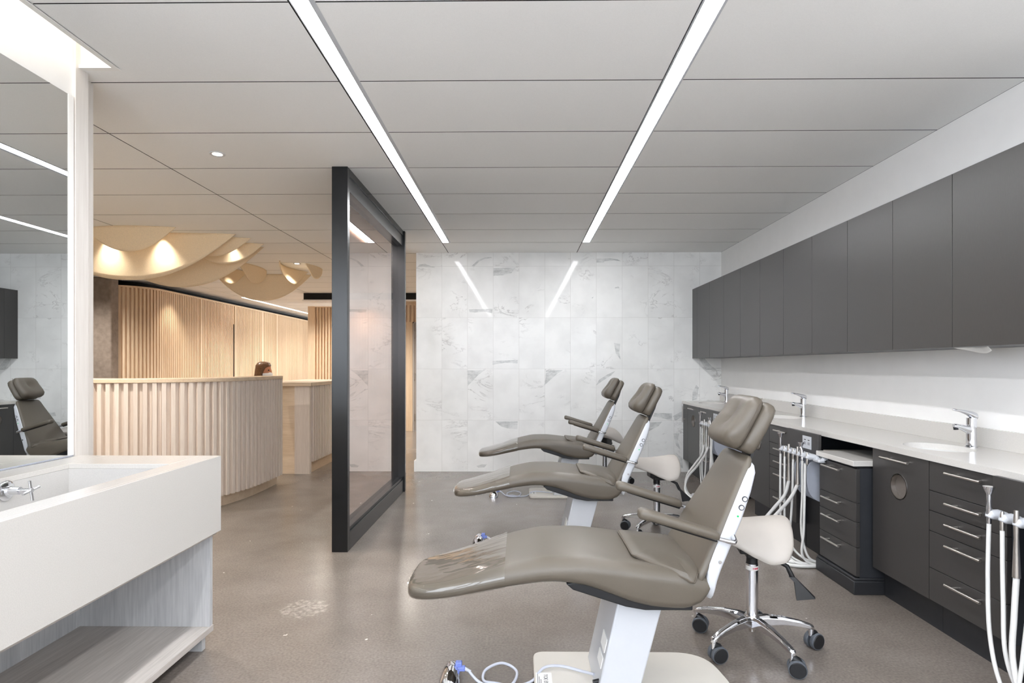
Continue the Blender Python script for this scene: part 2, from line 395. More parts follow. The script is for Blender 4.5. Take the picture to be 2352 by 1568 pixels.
def rounded_poly(pts, r, k=6):
    """plan outline with rounded corners"""
    out = []; n = len(pts)
    for i in range(n):
        p = Vector(pts[i]); a = Vector(pts[i-1]); b = Vector(pts[(i+1) % n])
        ri = r[i] if isinstance(r, (list, tuple)) else r
        da = (a-p).normalized(); db = (b-p).normalized()
        ang = da.angle(db); d = min(ri/math.tan(ang/2), (a-p).length*.49, (b-p).length*.49)
        q0 = p+da*d; q1 = p+db*d
        for j in range(k+1):
            t = j/k
            out.append(tuple((1-t)**2*q0+2*t*(1-t)*p+t*t*q1))
    return out

def tag(o, label=None, cat=None, group=None, kind=None):
    if label: o['label'] = label
    if cat: o['category'] = cat
    if group: o['group'] = group
    if kind: o['kind'] = kind
    return o
def thing(name, label, cat, loc=(0, 0, 0), rz=0, group=None):
    o = bpy.data.objects.new(name, None); COL.objects.link(o)
    o.empty_display_size = .1; o.location = loc; o.rotation_euler = (0, 0, rz)
    return tag(o, label, cat, group)
def struct(o): o['kind'] = 'structure'; return o
def kids(o): return [c for c in bpy.data.objects if c.parent == o]
def copy_tree(o, parent=None):
    c = o.copy(); COL.objects.link(c); c.parent = parent
    for ch in kids(o): copy_tree(ch, c)
    return c
def dup(o, loc, rz=None, label=None):
    c = copy_tree(o); c.location = loc
    if rz is not None: c.rotation_euler = (0, 0, rz)
    if label: c['label'] = label
    return c
def boolean_cut(o, cutters):
    """subtract cutter meshes for good; the cutters are removed again"""
    for c in cutters:
        md = o.modifiers.new('cut', 'BOOLEAN'); md.operation = 'DIFFERENCE'; md.object = c; md.solver = 'EXACT'
    dg = bpy.context.evaluated_depsgraph_get(); dg.update()
    me = bpy.data.meshes.new_from_object(o.evaluated_get(dg))
    o.modifiers.clear(); o.data = me
    me.set_sharp_from_angle(angle=math.radians(35))
    for c in cutters: bpy.data.objects.remove(c, do_unlink=True)
def text_mesh(name, body, size, mat, parent, mtx):
    cu = bpy.data.curves.new(name, 'FONT'); cu.body = body; cu.size = size; cu.align_x = 'CENTER'; cu.align_y = 'CENTER'; cu.extrude = .0003
    t = bpy.data.objects.new(name, cu); COL.objects.link(t)
    dg = bpy.context.evaluated_depsgraph_get(); dg.update()
    me = bpy.data.meshes.new_from_object(t.evaluated_get(dg)); bpy.data.objects.remove(t, do_unlink=True)
    me.transform(mtx); me.materials.clear(); me.materials.append(MT[mat])
    o = bpy.data.objects.new(name, me); COL.objects.link(o); o.parent = parent
    return o

# ------------------------------------------------------------------ the setting
struct(MB().box(-9, 2.55, -2.05, 17.6, -.1, 0).build('floor', 'floor'))

# ceiling: 1.524 x 0.6096 panels with dark joints, open above the vanity
mb = MB(); g = .0034
xs = [-.854+1.524*k for k in range(-6, 3)]; xs[-1] = 2.376
xs = [-9]+[x for x in xs if x > -9]
ys = [6.443-.6096*k for k in range(-19, 15)]; ys = sorted(ys); ys = [y for y in ys if -1.95 < y < 17.4]; ys = [-1.9]+ys+[17.4]
COVX, COVY = -1.825, 2.655
def panel(x0, x1, y0, y1): mb.box(x0+g, x1-g, y0+g, y1-g, H, H+.03)
for i in range(len(xs)-1):
    for j in range(len(ys)-1):
        x0, x1, y0, y1 = xs[i], xs[i+1], ys[j], ys[j+1]
        if y1 <= 6.45:
            if abs(x0+.854) < .01: x0 = -.757-g
            if abs(x0-.670) < .01: x0 = .763-g
        if abs(xs[i]+2.378) < .01 and y1 < 2.7:
            panel(COVX-g, x1, y0, y1)
        elif abs(xs[i]+2.378) < .01 and y0 < COVY < y1:
            mb.box(COVX, x1-g, y0+g, COVY, H, H+.03); mb.box(x0+g, x1-g, COVY, y1-g, H, H+.03)
        elif x1 < -2.3 and y1 < 2.7: continue
        else: panel(x0, x1, y0, y1)
mb.mi = 1
mb.box(COVX+.02, 2.5, -2.05, COVY, H+.045, H+.08); mb.box(-9, 2.5, COVY+.02, 17.6, H+.045, H+.08)
mb.mi = 2   # raised cove
mb.box(-2.2, COVX, -2.05, COVY, 2.98, 3.02); mb.box(COVX, COVX+.015, -2.05, COVY, H, 3.0); mb.box(-2.2, COVX+.015, COVY-.004, COVY, H+.001, 3.0)
for k, f in enumerate(mb.f):
    if mb.m[k] == 0 and len({round(mb.v[i][2], 4) for i in f}) > 1 and any(abs(mb.v[i][1]-COVY) > .001 for i in f): mb.m[k] = 1
struct(mb.build('ceiling', ['ceil_panel', 'dark_gap', 'cove_paint']))
mb = MB().box(COVX-.012, COVX+.012, -1.9, COVY+.012, H-.004, H+.012); mb.box(-2.0, COVX-.0121, COVY-.016, COVY+.012, H-.004, H+.012)
struct(mb.build('trim_1', 'cove_paint'))

struct(MB().box(2.376, 2.5, -2.05, 7.2, 0, H).build('wall_right', 'white_wall'))
# marble wall with darker inclusions set flush into it
WY = 7.02
mb = MB().box(-1.237, 2.376, WY, WY+.16, 0, H)
mb.mi = 1
def px_wall(u, v):
    # outline read off the photograph, put on the marble's own plane
    return (-1.237+(u-954.5)*(2.376+1.237)/(1655.5-954.5), H-(v-581)*H/(1083-581))
inc = [[(957, 614), (962, 608), (975, 606), (990, 612), (999, 614.5)],
       [(1082, 612), (1097, 598), (1113, 592), (1128, 591), (1129, 593), (1113, 595), (1099, 602), (1088, 613)],
       [(1132, 616), (1184, 615.5), (1174, 628), (1155, 633), (1132, 634)],
       [(1076, 711), (1131, 709.5), (1130, 719.5), (1110, 716), (1090, 718), (1078, 717)],
       [(1369, 595), (1388, 595), (1400, 594), (1418, 597), (1426, 601), (1410, 599), (1388, 601), (1386, 604.5), (1369, 604)],
       [(1131, 829), (1189, 827), (1188.5, 835), (1160, 833), (1131, 838)],
       [(1072, 851), (1112, 850.5), (1097, 862), (1084, 876), (1073, 887)],
       [(1254, 851), (1292, 850.5), (1280, 858), (1262, 874), (1249, 886), (1253, 868)],
       [(1368, 886), (1376, 872), (1395, 860), (1413, 852), (1404, 862), (1385, 874)],
       [(1137, 968), (1188.5, 967.5), (1188, 985), (1165, 984), (1150, 979)],
       [(1604, 823), (1617, 823), (1630, 838), (1645, 849.5), (1620, 849.5)],
       [(1490, 970), (1520, 968), (1512, 978), (1489, 990)],
       [(1502, 948), (1543, 949), (1543, 966), (1520, 960), (1500, 956)],
       [(1545, 955), (1566, 944), (1566, 956), (1550, 967)],
       [(1546, 995), (1560, 994), (1556, 1012), (1562, 1032), (1552, 1022), (1548, 1006)],
       [(1550, 1038), (1566, 1050), (1568, 1075), (1558, 1070), (1560, 1052)],
       [(1410, 788), (1424, 790), (1422, 810), (1425, 826), (1414, 812)],
       [(1094, 1070), (1106, 1066), (1118, 1066), (1112, 1073), (1098, 1074)],
       [(1412, 661), (1420, 659), (1423, 663), (1412, 663)], [(1358, 685), (1363, 682), (1361, 686)],
       [(1589, 920), (1600, 916), (1604, 890), (1598, 884), (1590, 900)]]
for pl in inc:
    q = [px_wall(*p) for p in pl]
    mb.add([(x, WY-.0006, z) for x, z in q], [tuple(range(len(q)))])
struct(mb.build('wall_back', ['marble', 'marble_grey']))
struct(MB().box(-1.262, -1.237, WY-.008, WY+.16, 0, .13).build('baseboard_back', 'white_wall'))

# partition behind the vanity with its pale wood end
struct(MB().box(-2.2, -2.0, 1.02, 2.62, 0, 2.99).box(-2.2, -2.0, -2.05, 1.02, 0, .95).box(-2.2, -2.0, -2.05, 1.02, 2.52, 2.99).box(-2.2, -2.0, -.50, -.40, .95, 2.52).build('wall_left', 'white_wall'))  # upper openings at the near end are added, to send daylight onto the right wall
struct(MB().box(-2.2, -1.985, 2.62, 2.70, 0, H+.25).build('trim_2', 'ash_white', bevel=.002))
struct(MB().box(-2.3, -2.035, 2.702, 2.80, 0, H).build('trim_3', 'ash_white', bevel=.002))
# window wall behind the camera
mb = MB()
wins = [(-1.96, -.98), (-.9, .86), (.94, 2.3)]
mb.box(-2.2, 2.5, -2.05, -1.9, 0, 1.1).box(-2.2, 2.5, -2.05, -1.9, 2.52, H+.4)
e = [-2.2]+[x for w in wins for x in w]+[2.5]
for i in range(0, len(e), 2): mb.box(e[i], e[i+1], -2.05, -1.9, 1.1, 2.52)
struct(mb.build('wall_front', 'white_wall'))
# reception walls
struct(MB().box(-9.1, -2.2, 2.68, 2.8, 0, H).build('wall_reception_front', 'white_wall'))
struct(MB().box(-9.1, -9, 2.8, 17.6, 0, H).build('wall_reception_left', 'white_wall'))
struct(MB().box(-9.1, 2.5, 17.4, 17.6, 0, H).build('wall_reception_end', 'white_wall'))
struct(MB().box(2.376, 2.5, 7.2, 11.6, 0, H).build('wall_corridor', 'white_wall'))
struct(MB().box(-7.4, -6.17, 8.85, 9.03, 0, H).build('wall_column', 'concrete_col', bevel=.02))

# long slatted wall with a rounded end
ZT = 2.5
path = []
cx, cy, R = -6.46, 9.6, .6
for a in range(90, -1, -3): path.append((cx+R*math.cos(math.radians(a)), cy-R*math.sin(math.radians(a))))
path = [(-7.2, 9.0)]+path+[(-5.86, 17.3)]
def resample(pth, step):
    out = []; acc = 0; tgt = 0
    for (x0, y0), (x1, y1) in zip(pth[:-1], pth[1:]):
        L = math.hypot(x1-x0, y1-y0)
        while tgt <= acc+L:
            t = (tgt-acc)/L; out.append((x0+(x1-x0)*t, y0+(y1-y0)*t, (x1-x0)/L, (y1-y0)/L)); tgt += step
        acc += L
    return out
mb = MB()
rs = resample(path, .03)
mb.loft([[(x, y, z) for x, y, tx, ty in rs] for z in (0, ZT-.01)], cap=False, closed=False)
for k, (x, y, tx, ty) in enumerate(resample(path, .054)):
    nx, ny = ty, -tx
    w, d = .016, .03
    q = [(x-tx*w, y-ty*w), (x+tx*w, y+ty*w), (x+tx*w+nx*d, y+ty*w+ny*d), (x-tx*w+nx*d, y-ty*w+ny*d)]
    mb.prism(q, lambda a, b: (a, b, .02), lambda a, b: (a, b, ZT-.03))
rs2 = resample(path, .06)
mb.loft([[(x+nx_*o, y+ny_*o, z) for x, y, nx_, ny_ in [(x, y, ty, -tx) for x, y, tx, ty in rs2]] for o, z in ((0, ZT-.03), (.036, ZT-.03), (.036, ZT), (0, ZT))], cap=False, closed=False, smooth=False)
for yj in (10.75, 12.05, 13.3, 14.1):       # flat joints between the panels
    mb.box(-5.87, -5.822, yj-.035, yj+.035, .02, ZT-.03)
mb.mi = 1
mb.loft([[(x-.25*ty, y+.25*tx, z) for x, y, tx, ty in rs2] for z in (0, H)], cap=False, closed=False)
mb.box(-5.875, -5.825, 11.96, 11.985, .4, 2.1)
struct(mb.build('wall_reception', ['oak', 'black']))

# slatted wall at the end of the corridor, black recess above it, door
mb = MB()
def slat_wall(x0, x1, y, z0, z1, pitch, w):
    mb.box(x0, x1, y, y+.08, z0, z1)
    x = x0+.03
    while x < x1-.02:
        mb.box(x, x+w, y-.04, y, z0, z1-.02); x += pitch
    mb.box(x0, x1, y-.045, y, z1-.02, z1)
slat_wall(-4.30, -2.35, 12.4, .0, 2.50, .062, .030)
mb.box(-4.44, -4.30, 12.32, 12.48, 0, 2.50)
slat_wall(-2.35, 2.376, 11.4, 2.10, 2.44, .075, .042)
mb.box(-2.35, -2.075, 11.36, 11.48, 0, 2.10); mb.box(-1.02, 2.376, 11.4, 11.48, 0, 2.10)
mb.box(-2.35, 2.376, 11.35, 11.48, 2.44, 2.52)
mb.mi = 1
mb.box(-2.35, 2.376, 11.38, 11.48, 2.52, H)
mb.box(-4.0, -1.0, 10.88, 10.95, 2.474, H)
mb.mi = 2
mb.box(-4.02, -1.0, 10.865, 11.0, 2.455, 2.476)
struct(mb.build('wall_corridor_end', ['oak', 'black', 'white_wall']))
d = struct(MB().box(-2.06, -1.02, 11.41, 11.46, .01, 2.09).build('door_1', 'door_grey', bevel=.004))
mb = MB()
mb.box(-2.075, -2.045, 11.37, 11.41, 0, 2.1).box(-2.075, -1.0, 11.37, 11.41, 2.075, 2.1)
mb.build('door_frame', 'door_grey', d)
for z in (.27, 1.05, 1.86):
    MB().cyl((-2.035, 11.395, z-.06), (-2.035, 11.395, z+.06), .013, n=10).build('hinge', 'steel', d)
MB().box(-1.62, -1.57, 11.395, 11.41, 1.33, 1.60).build('sign_plate', 'white_plastic', d)

# ------------------------------------------------------------------ ceiling lights
def strip(label, x0, x1, xt0, xt1, y0, y1, lens, group):
    t = thing('ceiling_strip_light', label, 'ceiling light', ((x0+x1)/2, (y0+y1)/2, H), 0, group)
    c = t.location; o = (c.x, c.y, c.z)
    mb = MB().box(xt0, x0, y0, y1, H-.001, H+.04).box(x1, xt1, y0, y1, H-.001, H+.04).box(xt0, xt1, y0, y1, H+.036, H+.044)
    mb.box(x0, x1, y1-.006, y1, H-.001, H+.036)
    mb.build('housing', 'white_plastic', t, off=o)
    MB().box(x0, x1, y0, y1-.006, H+.003, H+.006).build('diffuser', lens, t, off=o)
    return t
strip('long glowing ceiling strip left of centre, ending above the framed glass screen side', -.846, -.779, -.851, -.757, -1.9, 6.443, 'lens', 'recessed ceiling strips')
strip('long glowing ceiling strip right of centre, on the side of the dark wall cabinets', .680, .752, .672, .763, -1.9, 6.443, 'lens', 'recessed ceiling strips')
t = thing('ceiling_strip_light', 'far thin glowing strip on the reception ceiling beside the slatted wall', 'ceiling light', (-5.42, 14.4, H))
MB().box(-.045, .045, -2.9, 2.9, -.004, 0).build('housing', 'white_plastic', t)
MB().box(-.036, .036, -2.88, 2.88, -.006, -.004).build('diffuser', 'lens_rec', t)

def downlight(label, x, y):
    t = thing('downlight', label, 'ceiling light', (x, y, H), 0, 'round recessed downlights')
    MB().lathe([(.030, .0), (.030, -.003), (.045, -.005), (.048, -.002), (.048, 0)], n=28, cap=False).build('trim_ring', 'white_plastic', t)
    MB().lathe([(.0001, -.003), (.031, -.003)], n=28, cap=False).build('lens', 'lens_small', t)
def lamp_spot(name, x, y, z, power, size=100, blend=.6, col=(1, .90, .76), aim=None, rad=.03):
    l = bpy.data.lights.new(name, 'SPOT'); l.energy = power; l.spot_size = math.radians(size); l.spot_blend = blend; l.color = col; l.energy = power*3; l.shadow_soft_size = rad
    o = bpy.data.objects.new(name, l); COL.objects.link(o); o.location = (x, y, z)
    if aim: o.rotation_euler = (Vector(aim)-Vector((x, y, z))).to_track_quat('-Z', 'Y').to_euler()
    return o
downlight('round downlight alone on the pale ceiling near the white wood wall end', -1.92, 3.73)
lamp_spot('downlight_or_fill', -1.92, 3.73, H-.02, 14, 110)
downlight('small downlight beside the lit curled felt leaf, far reception ceiling', -2.93, 7.73)

# ------------------------------------------------------------------ felt pendants
def pendant(label, x0, x1, y, drop, bulge=.08, lean=0.0, rz=0, power=2.1, skew=0.0):
    hw = (x1-x0)/2; t = thing_loc = ((x0+x1)/2, y, H)
    nu, nv = 48, 10; mb = MB(); vs = []; fs = []
    for i in range(nu+1):
        a = -1+2*i/nu
        dz = drop*max(0.0, 1-abs(a-skew*(1-a*a))**power)
        for j in range(nv+1):
            v = j/nv
            vs.append((hw*a, -bulge*(1-a*a)+lean*dz*v+bulge*.8*(v*dz/drop)*(1-a*a), -dz*v))
    for i in range(nu):
        for j in range(nv):
            a = i*(nv+1)+j; fs.append((a, a+1, a+nv+2, a+nv+1))
    mb.add(vs, fs, True)
    o = mb.build('felt_pendant', 'felt', None, solid=.012, weld=True)
    o.location = thing_loc; o.rotation_euler = (0, 0, rz)
    return tag(o, label, 'felt pendant', 'half-moon felt pendants on the reception ceiling')
pendant('nearest half-moon felt pendant, unlit, touching the ceiling by the white wall end', -4.22, -3.34, 5.70, .235)
pendant('largest felt pendant with two bright light pools on its face', -5.05, -2.90, 6.0, .47)
pendant('wide unlit felt pendant hanging lowest behind the brightly lit one', -4.75, -2.90, 6.66, .455)
pendant('small felt piece just right of the big lit pendant, foremost of its three layers', -3.62, -2.835, 6.20, .19)
pendant('felt crescent glowing along its lower edge between two layers', -3.66, -2.82, 6.48, .225)
pendant('broad felt pendant at the far end of the reception ceiling cluster', -4.50, -3.08, 8.70, .385)
def leaf(label, A, B, drop, bulge, lean=0.0):
    """a sheet hung between two ceiling points"""
    L = math.hypot(B[0]-A[0], B[1]-A[1])
    o = pendant(label, -L/2, L/2, 0, drop, bulge, lean, 0, 2.0)
    o.location = ((A[0]+B[0])/2, (A[1]+B[1])/2, H); o.rotation_euler = (0, 0, math.atan2(B[1]-A[1], B[0]-A[0]))
leaf('unlit curled felt leaf on the left of the far broad pendant', (-3.64, 7.55), (-3.63, 8.42), .225, .10)
leaf('small lit felt sliver left of the far curled leaf', (-3.92, 7.45), (-3.90, 8.40), .235, -.08)
leaf('curled felt leaf glowing inside, on the right of the far broad pendant', (-3.07, 7.52), (-3.03, 8.42), .235, -.12)
leaf('smallest felt leaf at the right end of the far cluster', (-2.815, 7.72), (-2.80, 8.32), .155, .07)
lamp_spot('downlight_or_fill', -4.15, 5.86, H-.02, 11, 90, 1)
lamp_spot('downlight_or_fill', -3.60, 5.86, H-.02, 11, 90, 1)
lamp_spot('downlight_or_fill', -3.12, 6.36, H-.02, 6, 95, 1)
lamp_spot('downlight_or_fill', -3.80, 7.95, H-.02, 5, 95, 1)
lamp_spot('downlight_or_fill', -2.95, 7.9, H-.02, 6, 120, 1)
lamp_spot('downlight_or_fill', -5.55, 9.75, H-.02, 20, 90, 1)
for x, y in ((-4.5, 11.0), (-4.5, 13.2), (-4.6, 15.2), (-3.4, 10.0), (-3.2, 12.0), (-1.8, 9.6), (-.2, 10.2), (-4.6, 7.8), (-6.3, 7.8), (-4.4, 4.2), (-3.0, 3.9)):
    lamp_spot('downlight_or_fill', x, y, H-.02, 44, 150, .8, (1, .93, .85))  # fill spots added without fixtures, to warm and brighten the reception

# ------------------------------------------------------------------ reception desks
path = smoothpts([(-5.2, 5.05, 0), (-4.6, 4.86, 0), (-4.0, 4.76, 0), (-3.41, 4.74, 0), (-3.10, 4.80, 0), (-2.84, 4.97, 0), (-2.66, 5.22, 0), (-2.57, 5.55, 0), (-2.545, 5.90, 0), (-2.55, 6.30, 0)], 10)
path = [(p.x, p.y) for p in path]
DZ = 1.150
t = thing('reception_desk', 'curved fluted pale oak reception desk with the masked person behind it', 'desk', (-3.4, 5.6, 0))
o = (-3.4, 5.6, 0)
def offs(pth, d):
    return [(x+ty*d, y-tx*d) for x, y, tx, ty in resample(pth, .03)]
mb = MB()
ring = offs(path, -.02); inner = offs(path, -.10)
poly = ring+inner[::-1]
mb.prism(poly, lambda a, b: (a, b, .10), lambda a, b: (a, b, DZ-.035))
for x, y, tx, ty in resample(path, .066):
    w0, w1, d = .021, .016, .036
    q = [(x-tx*w0-ty*.02, y-ty*w0+tx*.02), (x+tx*w0-ty*.02, y+ty*w0+tx*.02), (x+tx*w1+ty*(d-.02), y+ty*w1-tx*(d-.02)), (x-tx*w1+ty*(d-.02), y-ty*w1-tx*(d-.02))]
    mb.prism(q, lambda a, b: (a, b, .10), lambda a, b: (a, b, DZ-.035))
mb.build('fluted_front', 'oak_desk', t, off=o)
poly = offs(path, .022)+offs(path, -.22)[::-1]
MB().prism(poly, lambda a, b: (a, b, DZ-.035), lambda a, b: (a, b, DZ)).build('desk_top', 'oak_x', t, off=o, bevel=.004)
poly = offs(path, -.045)+offs(path, -.09)[::-1]
MB().prism(poly, lambda a, b: (a, b, 0), lambda a, b: (a, b, .10)).build('kick_board', 'oak_x', t, off=o)

t = thing('side_counter', 'lower oak counter with fluted side, standing right of the curved desk', 'counter', (-2.75, 7.6, 0)); o = (-2.75, 7.6, 0)
MB().box(-3.05, -2.62, 6.86, 8.3, 0, 1.02).build('wood_panel', 'oak_x', t, off=o)
MB().box(-2.62, -2.445, 6.84, 6.90, 0, 1.02).build('end_post', 'oak_desk', t, off=o)
mb = MB().box(-2.62, -2.46, 6.90, 8.4, .13, 1.02)
y = 6.92
while y < 8.38: mb.box(-2.46, -2.43, y, y+.03, .13, 1.02); y += .058
mb.build('fluted_side', 'oak_desk', t, off=o)
MB().box(-2.60, -2.47, 6.9, 8.4, 0, .13).build('kick_board', 'oak_h', t, off=o)
MB().box(-3.08, -2.42, 6.81, 8.42, 1.02, 1.062).build('counter_top', 'oak_x', t, off=o, bevel=.003)

# ------------------------------------------------------------------ person behind the desk
def person():
    P = (-3.50, 8.0, 0)
    t = thing('person', 'person with long brown hair and white face mask seated behind the curved desk, facing right', 'person', P)
    # body: one skinned surface (x is forward)
    vs = {'pelvis': (0, 0, .52, .135), 'waist': (.02, 0, .66, .115), 'chest': (.04, 0, .84, .125), 'neckb': (.055, 0, .985, .062), 'neck': (.075, 0, 1.05, .052),
          'shl': (.03, .15, .945, .055), 'ell': (.08, .21, .70, .042), 'wrl': (.30, .15, .745, .028), 'hal': (.37, .13, .75, .03),
          'shr': (.03, -.15, .945, .055), 'elr': (.08, -.21, .70, .042), 'wrr': (.30, -.15, .745, .028), 'har': (.37, -.13, .75, .03),
          'hil': (.05, .09, .50, .09), 'knl': (.43, .11, .50, .062), 'anl': (.42, .11, .08, .042), 'tol': (.56, .12, .035, .034),
          'hir': (.05, -.09, .50, .09), 'knr': (.43, -.11, .50, .062), 'anr': (.42, -.11, .08, .042), 'tor': (.56, -.12, .035, .034)}
    ed = [('pelvis', 'waist'), ('waist', 'chest'), ('chest', 'neckb'), ('neckb', 'neck'), ('chest', 'shl'), ('shl', 'ell'), ('ell', 'wrl'), ('wrl', 'hal'),
          ('chest', 'shr'), ('shr', 'elr'), ('elr', 'wrr'), ('wrr', 'har'), ('pelvis', 'hil'), ('hil', 'knl'), ('knl', 'anl'), ('anl', 'tol'),
          ('pelvis', 'hir'), ('hir', 'knr'), ('knr', 'anr'), ('anr', 'tor')]
    for sd, s in (('l', 1), ('r', -1)):
        for f in range(4):
            a = 'f%d%s' % (f, sd)
            vs[a+'1'] = (.43-.006*abs(f-1.5), s*(.13+.022*(f-1.5)), .752, .0095); vs[a+'2'] = (.465-.008*abs(f-1.5), s*(.13+.024*(f-1.5)), .743, .0085)
            ed += [('ha'+sd, a+'1'), (a+'1', a+'2')]
        vs['th'+sd] = (.40, s*.08, .745, .011); ed.append(('ha'+sd, 'th'+sd))
    vs = {n: (v[1]+.03, -v[0]+.03, v[2], v[3]) for n, v in vs.items()}
    names = list(vs); me = bpy.data.meshes.new('body')
    me.from_pydata([vs[n][:3] for n in names], [(names.index(a), names.index(b)) for a, b in ed], [])
    bo = bpy.data.objects.new('body', me); COL.objects.link(bo)
    md = bo.modifiers.new('skin', 'SKIN'); md.use_smooth_shade = True
    for i, n in enumerate(names):
        me.skin_vertices[0].data[i].radius = (vs[n][3], vs[n][3]*(1.25 if n in ('chest', 'waist', 'pelvis') else 1)); me.skin_vertices[0].data[i].use_root = (n == 'pelvis')
    bo.modifiers.new('sub', 'SUBSURF').levels = 1
    dg = bpy.context.evaluated_depsgraph_get(); dg.update()
    m2 = bpy.data.meshes.new_from_object(bo.evaluated_get(dg)); bpy.data.objects.remove(bo, do_unlink=True)
    # head: lofted along its height, facing +x
    hb = MB(); c = (.03, -.02, 1.185)
    prof = [(-.118, .028, -.030, .030), (-.10, .052, -.048, .046), (-.07, .078, -.062, .058), (-.04, .088, -.078, .066), (-.01, .090, -.092, .072), (.03, .090, -.098, .076), (.07, .084, -.094, .074), (.10, .062, -.076, .058), (.118, .028, -.04, .03)]
    rings = []
    for z, fr, bk, w in prof:
        rg = []
        for k in range(28):
            a = 2*PI*k/28; x = (fr if math.cos(a) > 0 else -bk)*math.cos(a); yy = w*math.sin(a)
            if abs(a if a < PI else a-2*PI) < .2 and -.06 < z < .02: x += .024*(1-abs(z+.03)/.06)       # nose
            if .25 < abs(a if a < PI else a-2*PI) < .6 and 0 <= z < .04: x -= .007                       # eye sockets
            rg.append((c[0]+x, c[1]+yy, c[2]+z))
        rings.append(rg)
    hb.loft(rings)
    for s in (1, -1):
        hb.ell((c[0]-.005, c[1]+s*.077, c[2]-.005), (.02, .008, .032), 10, 6)
    hb.cyl((.03, -.03, 1.0), (.02, -.02, 1.11), .048, .046, 16)
    bm = bmesh.new(); bm.from_mesh(m2)
    tmp = bpy.data.meshes.new('t'); tmp.from_pydata(hb.v, [], hb.f); bm.from_mesh(tmp); bpy.data.meshes.remove(tmp)
    me3 = bpy.data.meshes.new('body'); 
    for f in bm.faces: f.smooth = True
    bm.to_mesh(me3); bm.free(); me3.materials.append(MT['skin'])
    b = bpy.data.objects.new('body', me3); COL.objects.link(b); b.parent = t
    # clothes: jersey shell over the torso, sleeves and trousers
    cb = MB()
    cb.loft([[(cx_+rx*math.cos(2*PI*k/24), ry*math.sin(2*PI*k/24), z) for k in range(24)] for z, cx_, rx, ry in ((.46, .02, .15, .19), (.58, .02, .15, .185), (.70, .025, .135, .165), (.85, .045, .14, .185), (.94, .045, .125, .185), (.985, .055, .085, .11), (1.0, .06, .066, .07))])
    for s in (1, -1):
        cb.tube([(.03, s*.15, .95), (.05, s*.19, .82), (.09, s*.215, .70), (.20, s*.18, .72)], [.066, .062, .055, .045], 14)
        cb.tube([(.02, s*.09, .50), (.25, s*.10, .51), (.44, s*.11, .50), (.44, s*.11, .28), (.43, s*.11, .09)], [.11, .098, .08, .066, .06], 14)
    cb.v = [(y+.03, -x+.03, z) for x, y, z in cb.v]
    cb.build('clothing', 'cloth', t)
    # eyes, hair, mask
    for s in (1, -1):
        MB().ell((c[0]+.073, c[1]+s*.03, c[2]+.012), (.012, .013, .009), 10, 6).build('eye', 'black', t)
    hr = MB(); rings = []
    for z, fr, bk, w in ((.128, .03, .05, .04), (.112, .074, .086, .070), (.075, .092, .112, .088), (.03, .062, .118, .092), (-.02, .024, .124, .094), (-.08, .004, .134, .098), (-.15, -.01, .142, .104), (-.22, -.02, .145, .106), (-.27, -.03, .12, .09)):
        rings.append([(c[0]+(fr if math.cos(a) > 0 else bk)*math.cos(a), c[1]+w*math.sin(a)*(1+.03*math.sin(9*a)), c[2]+z) for a in [2*PI*k/36 for k in range(36)]])
    hr.loft(rings); hr.build('hair', 'hair', t)
    mk = MB(); rings = []
    for x, zc, h, w in ((.012, -.05, .042, .080), (.05, -.055, .046, .074), (.085, -.06, .046, .055), (.106, -.058, .034, .028), (.112, -.056, .012, .010)):
        rings.append([(c[0]+x, c[1]+w*math.cos(2*PI*k/24), c[2]+zc+h*math.sin(2*PI*k/24)) for k in range(24)])
    mk.loft(rings); mk.build('face_mask', 'mask', t)
    return t
person()

# ------------------------------------------------------------------ glass screen
t = thing('glass_screen', 'tall black framed screen with bronze glass, standing from floor to ceiling', 'glass screen', (-1.21, 4.95, 0)); o = (-1.21, 4.95, 0)
YS0, YS1 = 3.972, 5.935
MB().box(-1.27, -1.163, YS0, YS0+.05, 0, H).build('near_post', 'frame_black', t, off=o, bevel=.002)
MB().box(-1.27, -1.150, YS1-.05, YS1, 0, H).build('far_post', 'frame_black', t, off=o, bevel=.002)
mb = MB().box(-1.262, -1.172, YS0+.05, YS1-.05, H-.15, H).box(-1.262, -1.163, YS0+.05, YS1-.05, H-.05, H)
mb.build('top_rail', 'frame_black', t, off=o, bevel=.002)
mb = MB().box(-1.262, -1.172, YS0+.05, YS1-.05, 0, .15).box(-1.262, -1.163, YS0+.05, YS1-.05, 0, .125)
mb.build('bottom_rail', 'frame_black', t, off=o, bevel=.002)
MB().box(-1.232, -1.218, YS0+.05, YS1-.05, .15, H-.15).build('glass_pane', 'screen_glass', t, off=o)

# ------------------------------------------------------------------ vanity, mirror
t = thing('vanity', 'white quartz trough vanity with open grey wood shelf under the mirror', 'vanity', (-1.66, 1.2, 0)); o = (-1.66, 1.2, 0)
vy1, vy0, vx0, vx1 = 2.64, -.9, -1.985, -1.342
bz0, bz1, by0, by1 = -1.855, -1.435, -.6, 2.41      # basin opening
mb = MB()
zt, za = .853, .518
mb.box(vx1-.02, vx1, vy0, vy1, za, zt)                       # apron
mb.box(vx0, bz0, vy0, vy1, zt-.02, zt).box(bz1, vx1-.02, vy0, vy1, zt-.02, zt)
mb.box(bz0, bz1, by1, vy1, zt-.02, zt).box(bz0, bz1, vy0, by0, zt-.02, zt)
mb.box(vx0, vx1-.02, vy1-.02, vy1, za, zt-.02)
mb.build('quartz_top', 'quartz', t, off=o, bevel=.0015)
mb = MB(); zb = .60
mb.box(bz0-.012, bz0, by0, by1, zb, zt-.02).box(bz1, bz1+.012, by0, by1, zb, zt-.02).box(bz0-.012, bz1+.012, by1, by1+.012, zb, zt-.02).box(bz0-.012, bz1+.012, by0-.012, by0, zb, zt-.02).box(bz0-.012, bz1+.012, by0-.012, by1+.012, zb-.012, zb)
mb.build('trough_basin', 'trough', t, off=o)
